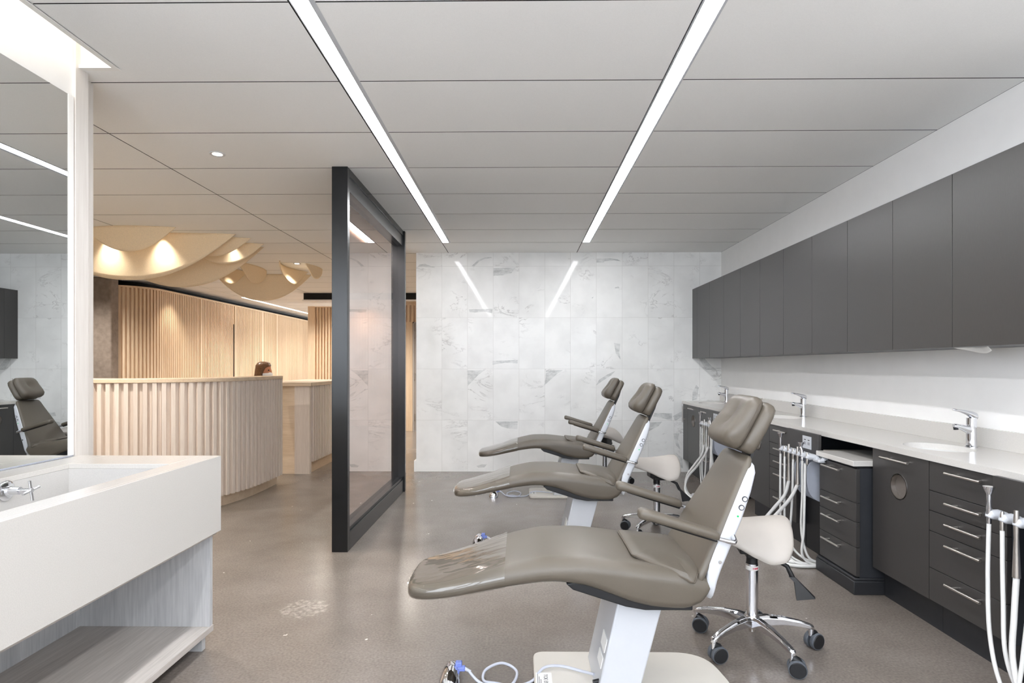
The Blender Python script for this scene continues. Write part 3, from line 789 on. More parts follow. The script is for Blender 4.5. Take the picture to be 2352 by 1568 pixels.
MB().box(vx0, -1.362, vy0, vy1-.004, .503, .518).build('top_rail', 'laminate_y', t, off=o)
MB().box(vx0, -1.375, 2.605, 2.63, .10, .503).build('side_panel', 'laminate', t, off=o, bevel=.001)
MB().box(vx0, -1.955, vy0, 2.605, .10, .503).build('back_panel', 'laminate', t, off=o)
MB().box(vx0, -1.372, vy0, 2.632, .074, .10).build('shelf', 'laminate_y', t, off=o, bevel=.001)
MB().box(-1.60, -1.40, 2.585, 2.615, 0, .074).build('foot', 'laminate', t, off=o)
MB().box(-1.95, -1.60, -.5, 2.5, 0, .074).build('plinth', 'toe', t, off=o)

t = thing('basin_tap', 'chrome cross handle tap reaching out of the trough back wall', 'tap', (-1.855, 2.11, .806)); 
MB().lathe([(.0, 0), (.036, 0), (.036, .006), (.03, .010), (.0, .010)], n=28, cap=False).build('flange', 'chrome', t).rotation_euler = (0, PI/2, 0)
MB().cyl((.008, 0, 0), (.055, 0, 0), .016, .014, 20).cyl((.055, 0, 0), (.10, 0, .002), .009, .008, 16).build('valve_body', 'chrome', t)
MB().cyl((.097, .004, -.036), (.093, -.004, .036), .0052, n=14).cyl((.095, -.036, -.006), (.095, .036, .008), .0052, n=14).build('cross_handle', 'chrome', t)

t = thing('wall_mirror', 'large frameless wall mirror above the white vanity', 'mirror', (-1.99, 1.0, 1.65)); o = (-1.99, 1.0, 1.65)
MB().box(-2.0, MIRX, 1.1, 2.583, .860, 2.452).build('mirror_glass', 'mirror', t, off=o)
MB().box(-2.0, MIRX+.003, 2.583, 2.612, .860, 2.452).build('edge_trim', 'cove_paint', t, off=o)
MB().box(-2.0, MIRX+.001, 1.1, 2.612, .8535, .860).build('lower_seal', 'grey_plastic', t, off=o)

# ------------------------------------------------------------------ wall cabinets
ordinal = ['nearest the camera', 'second from the camera', 'third from the camera', 'fourth from the camera', 'fifth from the camera', 'sixth from the camera', 'fourth from the narrow filler', 'third from the narrow filler', 'second from the narrow filler', 'right beside the narrow filler']
proto = thing('wall_cabinet', 'x', 'cabinet', (2.035, 0, 1.343), 0, 'charcoal wall cabinets in a row')
MB().box(.021, .341, .0015, M-.0015, .001, .815).build('body', 'charcoal_edge', proto)
MB().box(0, .02, .0015, M-.0015, 0, .816).build('door', 'charcoal', proto, bevel=.001)
for k in range(10):
    y = YB-M+k*M
    c = proto if k == 0 else dup(proto, (2.035, y, 1.343))
    c.location = (2.035, y, 1.343)
    c['label'] = 'charcoal flat-fronted wall cabinet, %s' % ordinal[k]
t = thing('cabinet_filler', 'narrow charcoal filler closing the wall cabinets at the marble wall', 'filler panel', (2.035, 6.832, 1.343))
MB().box(0, .02, .0015, .186, 0, .816).build('front', 'charcoal', t)
MB().box(.021, .341, .0015, .186, .001, .815).build('body', 'charcoal_edge', t)
tw = MB(); vs = []; fs = []
for i in range(15):
    for j in range(5):
        a = i/14; v = j/4
        dz = .55*(.028+.018*math.sin(a*4.2+.4)+.012*a*(1-a)*4)*v
        vs.append((.03*math.sin(a*3)+.02*v, -.11+.22*a, -dz))
for i in range(14):
    for j in range(4): q = i*5+j; fs.append((q, q+1, q+6, q+5))
tw.add(vs, fs, True)
o = tw.build('paper_towel', 'paper', None, solid=.001); o.location = (2.13, 2.83, 1.3448)
tag(o, 'white paper towel end hanging under the second wall cabinet', 'paper towel')

# ------------------------------------------------------------------ worktop, sinks, taps
SY = [3.035, 3.035+1.785, 3.035+3.57]
t = thing('worktop', 'long white quartz worktop on charcoal base cabinets along the right wall', 'worktop', (2.14, 4.4, .842)); o = (2.14, 4.4, .842)
slab = MB().box(1.911, 2.3755, 1.8, 7.019, .812, .842).build('counter_slab', 'quartz', t, off=o)
cut = []
for y in SY:
    c = MB().lathe([(1, -.1), (1, .1)], n=48).build('cutter', 'quartz', None)
    c.location = (2.128, y, .83); c.scale = (.135, .185, 1); cut.append(c)
boolean_cut(slab, cut)
MB().box(2.356, 2.3755, 1.8, 7.019, .842, .938).build('backsplash', 'quartz', t, off=o, bevel=.001)
for y, lb in zip(SY, ('oval white sink sunk in the worktop at the nearest tap', 'oval white sink sunk in the worktop at the middle tap', 'oval white sink sunk in the worktop at the farthest tap')):
    n = 40; rings = []
    for s, z in ((1.09, -.0305), (1.02, -.0305), (1.0, -.036), (.97, -.08), (.88, -.13), (.6, -.155), (.12, -.16)):
        rings.append([(.135*s*math.cos(2*PI*k/n), .185*s*math.sin(2*PI*k/n), z) for k in range(n)])
    s_ = MB().loft(rings, True).build('sink', 'ceramic', None, solid=.004)
    s_.location = (2.128, y, .842); tag(s_, lb, 'sink', 'oval sinks in the worktop')

ft = thing('mixer_tap', 'nearest chrome single-lever mixer tap on the white worktop', 'tap', (2.288, SY[0]-.01, .842), 0, 'mixer taps along the worktop')
MB().lathe([(.0, 0), (.027, 0), (.027, .006), (.023, .010), (.022, .125), (.022, .150), (.0, .150)], n=28, cap=False).build('tap_body', 'chrome', ft)
rings = []
for x, z, w, h in ((-.005, .086, .020, .030), (-.03, .094, .018, .020), (-.06, .104, .015, .013), (-.082, .109, .014, .012), (-.090, .110, .010, .009)):
    rings.append([(x, w*c, z+h*s) for c, s in [(math.cos(2*PI*k/18), math.sin(2*PI*k/18)) for k in range(18)]])
MB().loft(rings).build('spout', 'chrome', ft)
MB().cyl((-.080, 0, .105), (-.078, 0, .090), .011, .011, 18).build('aerator', 'black_plastic', ft)
rings = []
for x, z, w, h in ((.020, .158, .020, .018), (.0, .164, .022, .020), (-.025, .176, .016, .012), (-.06, .186, .011, .007), (-.092, .192, .010, .005), (-.097, .193, .006, .003)):
    rings.append([(x, w*c, z+h*s) for c, s in [(math.cos(2*PI*k/18), math.sin(2*PI*k/18)) for k in range(18)]])
MB().loft(rings).build('lever', 'chrome', ft)
dup(ft, (2.288, SY[1]-.01, .842), None, 'middle chrome mixer tap, behind the headrest of the front chair')
dup(ft, (2.288, SY[2]-.01, .842), None, 'farthest chrome mixer tap, close to the marble wall')

# ------------------------------------------------------------------ base cabinets
FX = 1.927
def handle(mb, y0, y1, z, x=-.032, r=.006):
    mb.cyl((x, y0, z), (x, y1, z), r, n=14)
    for y in (y0+.035, y1-.035): mb.cyl((x, y, z), (0.002, y, z), .004, n=10)
    return mb
grp = 'charcoal base cabinets under the worktop'
def base_body(t, w, z0=.157):
    MB().box(.021, .448, .001, .017, z0+.003, .806).box(.021, .448, w-.017, w-.001, z0+.003, .806).box(.021, .448, .017, w-.017, z0+.003, z0+.02).box(.436, .448, .017, w-.017, z0+.02, .806).box(.021, .06, .017, w-.017, .79, .806).build('body', 'charcoal_edge', t)
    MB().box(.065, .40, .001, w-.001, 0, z0+.003).build('toe_kick', 'toe', t)
def door_unit(label):
    t = thing('door_cabinet', label, 'cabinet', (FX, YB, 0), 0, grp)
    base_body(t, M)
    d = MB().box(0, .02, .0015, M-.0015, .157, .808).build('door', 'charcoal', t)
    c = MB().cyl((-.05, M/2, .640), (.05, M/2, .640), .066, n=48).build('cutter', 'charcoal', None)
    c.location = (FX, YB, 0); boolean_cut(d, [c])
    MB().tube([(-.002, M/2, .64), (.028, M/2, .64)], .0655, 40, cap=False).tube([(.028, M/2, .64), (-.002, M/2, .64)], .0615, 40, cap=False).build('waste_ring', 'steel', d)
    MB().cyl((.022, M/2, .64), (.026, M/2, .64), .064, n=40).build('waste_flap', 'flap', d)
    handle(MB(), M-.34, M-.115, .775).build('handle', 'steel', d)
    return t
def drawer_unit(label):
    t = thing('drawer_cabinet', label, 'cabinet', (FX, YB-M, 0), 0, grp)
    base_body(t, M)
    zs = [.157, .309, .482, .577, .671, .808]
    for a, b in zip(zs[:-1], zs[1:]):
        d = MB().box(0, .02, .0015, M-.0015, a+.0015, b-.0015).build('drawer', 'charcoal', t, bevel=.001)
        handle(MB(), M-.35, M-.145, b-.033).build('handle', 'steel', d)
    return t
near = ['nearest charcoal door cabinet with round waste hole, right of the pulled-out drawer unit',
        'middle charcoal door cabinet with waste hole, showing behind the front chair headrest',
        'farthest charcoal door cabinet with round waste hole, by the marble wall']
neard = ['nearest five-drawer charcoal cabinet at the right edge behind white hoses', 'middle five-drawer charcoal cabinet left of the pulled-out panel with outlet', 'farthest five-drawer charcoal cabinet behind far hoses']
du = door_unit(near[0]); dr = drawer_unit(neard[0])
P = 4*M
for k in (1, 2):
    dup(du, (FX, YB+k*P, 0), None, near[k]); dup(dr, (FX, YB-M+k*P, 0), None, neard[k])
t = thing('filler_cabinet', 'narrow charcoal cabinet front with vertical bar handle against the marble wall', 'cabinet', (FX, YB+9*M, 0))
wf = 7.017-(YB+9*M)
MB().box(0, .02, .0015, wf, .157, .808).build('door', 'charcoal', t)
MB().box(.021, .448, .001, wf, .16, .806).build('body', 'charcoal_edge', t)
MB().box(.065, .40, .001, wf, 0, .16).build('toe_kick', 'toe', t)
mb = MB(); yc = .10; mb.cyl((-.032, yc, .60), (-.032, yc, .79), .006, n=14)
for z in (.635, .755): mb.cyl((-.032, yc, z), (.002, yc, z), .004, n=10)
mb.build('handle', 'steel', t)

# equipment bays: an open dark niche with a pulled-out front panel
def bay(label, y0, w):
    t = thing('equipment_bay', label, 'cabinet', (FX, y0, 0), 0, grp)
    MB().box(.02, .448, -.001, .018, .157, .806).build('side_panel', 'charcoal_edge', t)
    MB().box(.02, .448, w-.018, w+.001, .157, .806).build('side_panel', 'charcoal_edge', t)
    MB().box(.43, .446, .018, w-.018, 0, .806).build('back_panel', 'charcoal_edge', t)
    MB().box(.05, .43, .018, w-.018, .795, .806).build('top_rail', 'charcoal_edge', t)
    MB().box(.06, .28, w-.20, w-.019, .0, .46).build('pump_housing', 'black_plastic', t)
    MB().box(.115, .25, w-.34, w-.22, .0, .66).build('pillar', 'black', t, bevel=.01)
    return t
bay('open equipment niche under the worktop at the right picture edge', YB-2*M, M)
bay('open equipment niche holding grey guard plates, left of the pulled-out drawer unit', YB+M, 2*M)
bay('open equipment niche behind the front chair headrest', YB+5*M, 2*M)

# pulled-out drawer unit with its own white top
t = thing('mobile_drawer_unit', 'four-drawer charcoal unit with white top pulled forward from under the worktop', 'drawer unit', (1.845, 3.272, 0))
wm = .395
MB().box(.02, .42, .004, wm-.004, .09, .69).build('body', 'charcoal_edge', t)
zs = [.095, .255, .395, .50, .690]
for a, b in zip(zs[:-1], zs[1:]):
    d = MB().box(0, .022, 0, wm, a+.0015, b-.0015).build('drawer', 'charcoal', t, bevel=.001)
    handle(MB(), wm-.275, wm-.08, b-.03).build('handle', 'steel', d)
MB().box(-.018, .42, -.012, wm+.012, 0, .075).box(-.012, .42, -.008, wm+.008, .075, .09).build('plinth', 'toe', t, bevel=.004)
MB().box(-.02, .40, -.008, wm+.006, .703, .733).build('top_board', 'quartz', t, bevel=.003)
MB().box(.01, .38, .01, wm-.01, .69, .703).build('spacer', 'black_plastic', t)

# delivery units: white rack, handpieces, hoses, guard plates
def delivery(label, y0, sweep=True):
    full = True
    """y0: near end of the rack"""
    t = thing('delivery_unit', label, 'dental equipment', (1.80, y0, 0), 0, 'delivery units with hoses')
    L = .43
    pn = MB().box(.05, .07, .03, .46, .69, .826).build('front_panel', 'charcoal', t, bevel=.001)
    op = MB().box(.046, .050, .115, .225, .722, .802).build('outlet_plate', 'white_plastic', pn)
    mb = MB()
    for i in range(2):
        for yy in (.134+.050*i, .148+.050*i): mb.box(.0453, .046, yy, yy+.004, .747, .765)
        mb.box(.0453, .046, .132+.050*i, .154+.050*i, .776, .781)
    mb.build('outlet_slots', 'ink', op)
    MB().box(.071, .40, .425, .436, .70, .80).build('drawer_side', 'charcoal_edge', pn)
    MB().box(.071, .40, .004, .010, .715, .738).build('slide_rail', 'steel', pn)
    rk = MB()
    rk.box(.01, .06, -.02, .40, .672, .692)
    for i in range(7):
        y = .005+i*.062
        rk.tube([(.035, y, .684), (.0, y, .694), (-.025, y, .694), (-.032, y, .682)], [.018, .02, .02, .012], 12)
    rk.box(-.005, .03, -.005, .40, .680, .70)
    rk.build('rack', 'white_plastic', t, bevel=.003)
    MB().box(.0, .07, -.075, .0, .668, .688).box(.03, .07, -.075, -.045, .668, .70).build('rack_arm', 'white_plastic', t, bevel=.006)
    ys = [.005+i*.062 for i in range(7)]
    R_ = random.Random(int(y0*100))
    for i, y in enumerate(ys):
        tall = i in (1, 6) if full else i in (6,)
        if i in (1, 6):
            mb = MB()
            top = .80 if i == 6 else .775
            lean = .0 if i == 6 else .02
            mb.tube([(-.03, y, .66), (-.03, y+lean*.3, .72), (-.03, y+lean, top-.03)], [.008, .010, .0085], 14)
            mb.tube([(-.03, y+lean, top-.03), (-.03, y+lean, top-.012), (-.03, y+lean, top)], [.0085, .016, .020], 14)
            mb.build('syringe', 'chrome', t)
        elif i in (2, 4):
            mb = MB().tube([(-.03, y, .50), (-.03, y, .56), (-.03, y, .64), (-.03, y, .70), (-.03, y, .74)], [.013, .011, .008, .010, .007], 14)
            mb.build('suction_valve', 'steel', t)
        else:
            MB().tube([(-.03, y, .645), (-.03, y, .70), (-.03, y, .72)], [.007, .008, .005], 12).build('handpiece', 'steel', t)
    # hoses
    hz = .012
    def hose(pts, r=.0075):
        pts = [(x, max(y, .03), z) for x, y, z in pts]
        MB().tube(smoothpts(pts, 8), r, 10).build('hose', 'hose', t)
    X = -.03
    hose([(X, ys[6], .66), (X, ys[6]+.005, .45), (X-.005, ys[6]-.01, .25), (X-.01, ys[6]-.06, .10), (X-.02, ys[6]-.16, .03), (X+.02, ys[6]-.30, .012), (X+.14, ys[6]-.36, .012)])
    hose([(X, ys[5], .65), (X-.005, ys[5]-.01, .40), (X-.01, ys[5]-.03, .20), (X+.01, ys[5]-.09, .07), (X+.06, ys[5]-.20, .02), (X+.18, ys[5]-.26, .03)])
    hose([(X, ys[3], .65), (X, ys[3]+.012, .42), (X-.005, ys[3]+.03, .22), (X-.03, ys[3]+.02, .08), (X-.05, ys[3]-.06, .03), (X, ys[3]-.18, .012), (X+.12, ys[3]-.22, .012)])
    if sweep:
        hose([(X, ys[4], .50), (X-.02, ys[4]+.02, .40), (X-.07, ys[4]+.07, .30), (X-.13, ys[4]+.11, .19), (X-.16, ys[4]+.08, .08), (X-.14, ys[4]-.03, .014), (X-.04, ys[4]-.16, .014), (X+.12, ys[4]-.24, .014)], .011)
        hose([(X, ys[2], .50), (X-.03, ys[2]+.04, .40), (X-.08, ys[2]+.11, .29), (X-.15, ys[2]+.17, .17), (X-.18, ys[2]+.14, .06), (X-.16, ys[2]+.02, .014), (X-.06, ys[2]-.12, .014), (X+.12, ys[2]-.16, .014)], .011)
    else:
        for q in (4, 2):
            hose([(X, ys[q], .50), (X-.004, ys[q]+.005, .36), (X-.012, ys[q]+.0, .20), (X-.02, ys[q]-.07, .06), (X, ys[q]-.18, .014), (X+.12, ys[q]-.24, .014)], .010)
    hose([(X, ys[1], .66), (X, ys[1], .45), (X-.005, ys[1]+.005, .25), (X+.0, ys[1]-.03, .12), (X+.04, ys[1]-.10, .05), (X+.14, ys[1]-.12, .03)])
    hose([(X, ys[0], .65), (X-.005, ys[0]+.005, .40), (X-.01, ys[0]+.02, .22), (X-.02, ys[0]-.01, .09), (X+.03, ys[0]-.08, .03), (X+.13, ys[0]-.10, .02)])
    for i in range(4):
        y = .075+.055*i
        pl = rounded_poly([(.01, .40), (.30, .38), (.30, .665), (.0, .665)], [.13, .03, .03, .08], 8)
        MB().prism(pl, lambda a, b, y=y: (a, y, b), lambda a, b, y=y: (a, y+.008, b)).build('guard_plate', 'grey_plastic', t, bevel=.002)
    return t
delivery('white hose rack with grey guard plates and outlet panel beside the pulled-out drawer unit', 3.665)
delivery('nearest white hose rack hanging at the right picture edge', 3.665-P, False)
delivery('farthest white hose rack, seen left of the front chair headrest', 3.665+P)

t = thing('rheostat_pedal', 'small chrome foot control on the floor in front of the far cabinets', 'foot control', (1.70, 5.66, 0))
MB().lathe([(.0, 0), (.075, 0), (.078, .012), (.06, .035), (.03, .042), (.0, .043)], n=32, cap=False).build('pedal_disc', 'chrome', t)
MB().lathe([(.079, .004), (.082, .008), (.079, .016)], n=32, cap=False).build('rim', 'white_plastic', t)
MB().tube(smoothpts([(.06, -.03, .02), (.10, -.05, .05), (.13, -.02, .15), (.15, .05, .35), (.14, .10, .55)], 8), .008, 10).build('hose', 'hose', t)

# ------------------------------------------------------------------ dental chair
AX = .40                                     # chair x origin in the measured frame
def chair():
    t = thing('dental_chair', 'nearest taupe dental chair, in front of the others', 'dental chair', (AX, 2.36, 0), 0, 'taupe dental chairs in a row')
    O = (AX, 0, 0)
    tab = [(-.432, .414, .402, .075), (-.425, .424, .392, .125), (-.405, .433, .390, .165), (-.36, .441, .394, .195), (-.27, .462, .409, .218), (-.147, .500, .437, .236), (0, .543, .466, .247), (.12, .563, .478, .25),
           (.22, .564, .468, .25), (.32, .556, .437, .25), (.41, .545, .405, .25), (.50, .533, .388, .25), (.58, .524, .384, .25), (.63, .517, .394, .248), (.665, .505, .420, .243), (.683, .485, .455, .234)]
    def ztop(x): return interp(tab, x)[0]
    def ring(x, e=0.0):
        zt, zb, w = interp(tab, x)
        return [(x, a, b) for a, b in rrect(w+e, zb-e, zt+e, .052, .03, 6, .006)]
    xs_ = [-.432, -.429, -.425, -.417, -.405, -.385]+[-.36+.022*i for i in range(45)]+[.645, .655, .664, .672, .678, .683]
    MB().loft([ring(x) for x in xs_]).build('seat_cushion', 'vinyl', t, off=O, angle=60)
    xe = [-.438, -.432, -.425, -.417, -.405, -.385]+[-.36+.016*i for i in range(20)]
    R_ = random.Random(3)
    rings = []
    for x in xe:
        rg = ring(max(x, -.432), .0035)
        rings.append([(x if x < -.432 else p[0], p[1], p[2]+(.004*abs(math.sin(p[1]*38+x*7))*max(0, (x+.36)/.3) if p[2] > interp(tab, max(x, -.432))[0]-.012 else 0)) for p in rg])
    MB().loft(rings, cap=False).build('plastic_cover', 'plastic_film', t, off=O, angle=60, outward=True)['label'] = 'clear plastic sleeve over the foot end'
    # flap on the seat
    outl = rounded_poly([(.415, -.165), (.62, -.262), (.675, -.15), (.675, .15), (.62, .262), (.415, .165)], [.02, .03, .05, .05, .03, .02], 5)
    def zflap(x, y):
        z = ztop(x); w = interp(tab, x)[2]; q = max(0, abs(y)-(w-.052))
        return z+.004*(1-(y/w)**2)-(.052-math.sqrt(max(0, .052**2-min(q, .052)**2)))*.8
    n = len(outl); fl = MB()
    rr = []
    for s in (0, .35, .7, .97, 1, 1, .97):
        k = len(rr); rr.append([(.55+(x-.55)*s, y*s, 0) for x, y in outl])
    zz = [.014, .014, .014, .0135, .010, .003, .0]
    rings = [[(x, y, zflap(x, y)+zz[k]) for x, y, _ in rg] for k, rg in enumerate(rr)][1:]
    fl.loft(rings); fl.build('seat_flap', 'vinyl', t, off=O, angle=50)
    pp = [(x, y, zflap(x, y)+.0085) for x, y in outl]
    MB().tube(pp+[pp[0]], .0035, 6).build('flap_piping', 'vinyl_edge', t, off=O)
    # backrest frame: s along the back, n towards the sitter
    D = Vector((.467, 0, .884)); Nn = Vector((-.884, 0, .467)); P0 = Vector((.632, 0, .50))
    def loc(s, y, n): return tuple(P0+D*s+Nn*n+Vector((0, y, 0)))
    bw = [(-.03, .236), (.0, .240), (.1, .222), (.25, .188), (.40, .152), (.476, .138)]
    def bring(s, n0, n1, e=0, shrink=0, rt=.035):
        w = interp(bw, s)[0]-e
        return [loc(s, a, b) for a, b in rrect(w, n0+shrink, n1-shrink, rt, .02, 6, .006)]
    st = [(-.028, .020, .010), (-.022, .009, .006), (-.010, .003, .003), (.0, .0, .0)]+[(.02*i, 0, 0) for i in range(1, 23)]+[(.455, .002, .002), (.468, .008, .005), (.476, .02, .010)]
    MB().loft([bring(s, -.027, .0, e, sh) for s, e, sh in st]).build('backrest', 'vinyl', t, off=O, angle=60)
    # white shell behind it
    rings = []
    for s, n0, n1, e in ((-.054, -.090, -.080, .04), (-.050, -.094, -.074, .028), (-.035, -.092, -.062, .016), (-.01, -.082, -.048, .002), (.02, -.074, -.032, -.002), (.06, -.070, -.018, -.004), (.12, -.070, -.016, -.005), (.25, -.070, -.015, -.005), (.36, -.064, -.015, -.005), (.43, -.052, -.014, -.003), (.452, -.040, -.016, .008), (.458, -.034, -.020, .022)):
        w = interp(bw, max(.0, s))[0]-e
        rings.append([loc(s, a, b) for a, b in rrect(w, n0, n1, .012, .016, 5)])
    sh = MB().loft(rings).build('back_shell', 'white_plastic', t, off=O, angle=50)
    for i, s in enumerate((.325, .292)):
        w = interp(bw, s)[0]+.005; c = loc(s, -w-.0002, -.047)
        c1 = (c[0], c[1]-.003, c[2])
        MB().tube([c, c1], .0105, 24).build('button', 'ink', sh, off=O)
        MB().tube([c1, (c[0], c[1]-.0045, c[2])], .0072, 20).build('button_cap', 'white_plastic', sh, off=O)
    w = interp(bw, .258)[0]+.005; c = loc(.258, -w-.0002, -.047)
    MB().tube([c, (c[0], c[1]-.002, c[2])], .0035, 14).build('status_light', 'led_green', sh, off=O)
    w = interp(bw, .085)[0]+.003; c = loc(.085, -w, -.05)
    MB().tube([c, (c[0], c[1]-.006, c[2])], .006, 14).build('screw', 'chrome', sh, off=O)
    # headrest
    def cush(prof, front_dent, name, parent, par=None):
        mb = MB(); rings = []
        for s, n0, n1, w, in prof:
            rg = rrect(w, n0, n1, .035, .022, 6, .004)
            pts = []
            for a, b in rg:
                if front_dent and b > n1-.012:
                    q = (s-.60)/.055
                    b -= .030*math.exp(-(a/.03)**2-q*q)
                pts.append(loc(s, a, b))
            rings.append(pts)
        return mb.loft(rings).build(name, 'vinyl', parent, off=O, angle=60)
    hr = cush([(0.4806, -.012, .016, .085), (0.4834, -.020, .024, .105), (0.4919, -.026, .030, .118), (0.5229, -.028, .032, .126), (0.5887, -.028, .032, .130), (0.6451, -.027, .031, .130), (0.6733, -.024, .028, .122), (0.6855, -.014, .018, .108), (0.6893, -.006, .010, .09)], False, 'headrest_back', t)
    cush([(0.4721, .045, .066, .075), (0.4749, .036, .082, .098), (0.4825, .030, .094, .113), (0.5041, .028, .104, .124), (0.5323, .028, .102, .128), (0.5652, .028, .096, .129), (0.5887, .028, .091, .129), (0.6122, .028, .088, .129), (0.6357, .028, .087, .128), (0.6592, .028, .083, .124), (0.6780, .031, .074, .115), (0.6883, .038, .062, .10), (0.6911, .046, .054, .085)], True, 'headrest_cushion', t)
    pts = [loc(s, -.1285 if .52 < s < .69 else -.118, .048) for s in (.50, .52, .56, .62, .67, .69)]
    MB().tube(pts, .0016, 6).build('seam', 'vinyl_edge', t, off=O)
    mb = MB()
    q = [(.35, -.052), (.55, -.040), (.60, -.030), (.60, -.024), (.35, -.046)]
    mb.prism(q, lambda s, n: loc(s, -.045, n-.01), lambda s, n: loc(s, .045, n-.01)); mb.build('headrest_bracket', 'black_plastic', t, off=O)
    # armrests
    for sgn in (-1, 1):
        y = sgn*.245
        tabA = [(.420, .728, .010, .016), (.424, .729, .016, .025), (.434, .729, .0205, .030), (.46, .724, .0195, .032), (.55, .697, .018, .031), (.65, .667, .0175, .030), (.690, .655, .0175, .029), (.702, .652, .015, .025), (.705, .651, .010, .02)]
        rings = [[(x, y+w*math.copysign(abs(math.cos(a))**.6, math.cos(a)), z+h*math.copysign(abs(math.sin(a))**.7, math.sin(a))) for a in [2*PI*k/24 for k in range(24)]] for x, z, h, w in tabA]
        ar = MB().loft(rings).build('armrest', 'vinyl', t, off=O, angle=60)
        MB().tube([(.47, y, .704), (.57, y, .676), (.70, y, .636)], [.006, .010, .009], 10).build('arm_tray', 'black_plastic', ar, off=O)
        yo = y-sgn*.02 if sgn < 0 else y-.02
        MB().tube(smoothpts([(.64, y, .658), (.70, y, .641), (.752, y, .628), (.768, y-sgn*.012, .626), (.772, y-sgn*.03, .632), (.772, y-sgn*.06, .645)], 6), .0085, 12).build('arm_bracket', 'chrome', ar, off=O)
    # black pan under the seat
    mb = MB()
    q = [(.165, .470), (.19, .448), (.38, .388), (.45, .376), (.62, .376), (.62, .395), (.50, .40), (.40, .42), (.30, .455), (.21, .478)]
    mb.prism(q, lambda a, b: (a, -.228, b), lambda a, b: (a, .228, b)); mb.build('under_pan', 'black_plastic', t, off=O, bevel=.004)
    # column and base
    mb = MB()
    q = [(.365, .378), (.535, .378), (.44, .02), (.285, .02)]
    mb.prism(q, lambda a, b: (a, -.15, b), lambda a, b: (a, .15, b)); cl = mb.build('column', 'white_plastic', t, off=O, bevel=.006)
    for z0, z1 in ((.17, .22), (.11, .15)):
        x0 = .285+(z0-.02)*.226-.0025; x1 = .285+(z1-.02)*.226-.0025
        MB().prism([(x0+.002, z0), (x1+.002, z1), (x1-.0006, z1), (x0-.0006, z0)], lambda a, b: (a, -.12, b), lambda a, b: (a, -.03, b)).build('rating_label', 'paper', cl, off=O)
    outl = rounded_poly([(.055, -.20), (.835, -.20), (.79, .20), (.055, .20)], [.05, .16, .16, .05], 8)
    bp = MB().prism(outl, lambda a, b: (a, b, 0), lambda a, b: (a, b, .022)).build('base_plate', 'cream_metal', t, off=O, bevel=.004)
    lb = MB().box(.062, .125, -.10, .02, .022, .0226).build('floor_label', 'paper', bp, off=O)
    text_mesh('lettering', 'TOE END', .022, 'ink', lb, Matrix.Translation((.100-AX, -.04, .0227)) @ Matrix.Rotation(-PI/2, 4, 'Z'))
    mb = MB()
    for i in range(3): mb.box(.068+.006*i, .070+.006*i, -.09, .01-.02*i, .0226, .0228)
    mb.build('fine_print', 'ink', lb, off=O)
    MB().cyl((.30, -.12, .065), (.275, -.125, .062), .009, n=14).build('cord_socket', 'black_plastic', t, off=O)
    return t
c1 = chair()
CY = [2.36, 4.08, 5.80]; CX_ = [.40, .385, .43]
dup(c1, (CX_[1], CY[1], 0), None, 'middle taupe dental chair of the row of three')
dup(c1, (CX_[2], CY[2], 0), None, 'farthest taupe dental chair, nearest the marble wall')

# foot pedals with their cord
def pedal(label, x, y):
    t = thing('foot_pedal', label, 'foot pedal', (x, y, 0), 0, 'chrome foot pedals of the chairs')
    rings = []
    for d, w, h in ((-.09, .012, .012), (-.085, .03, .03), (-.06, .042, .052), (-.02, .046, .066), (.03, .044, .068), (.065, .036, .056), (.085, .022, .036), (.09, .01, .015)):
        rings.append([(w*math.cos(a), d, max(0, h*math.sin(a)) if math.sin(a) > 0 else 0) for a in [2*PI*k/24 for k in range(24)]])
    MB().loft(rings).build('dome', 'chrome', t)
    mb = MB().box(.016, .042, .008, .032, .050, .074).box(.024, .056, .002, .024, .040, .058); pl = mb.build('plug', 'blue_plug', t, bevel=.004)
    MB().cyl((.05, .012, .05), (.078, .006, .040), .008, .005, 12).build('plug_neck', 'cord', pl)
    pts = [(.07, .008, .042), (.11, -.02, .015), (.17, -.045, .006), (.24, -.03, .008), (.26, .05, .020), (.20, .095, .030), (.135, .06, .020), (.13, .0, .008), (.18, -.035, .016), (.25, -.035, .006), (.32, .0, .006), (.37, .055, .0315), (.44, .07, .0315), (.52, .03, .032), (.565, -.02, .045)]
    MB().tube(smoothpts(pts, 8), .0055, 10).build('cord', 'cord', t)
    return t
p1 = pedal('chrome foot pedal with blue plug in the foreground, joined to the nearest chair', -.275, 2.345)
dup(p1, (-.29, CY[1]+.08, 0), None, 'chrome foot pedal with blue plug peeping over the foot of the nearest chair')
dup(p1, (-.255, CY[2]-.1, 0), None, 'farthest chrome foot pedal, under the middle chair footrest')

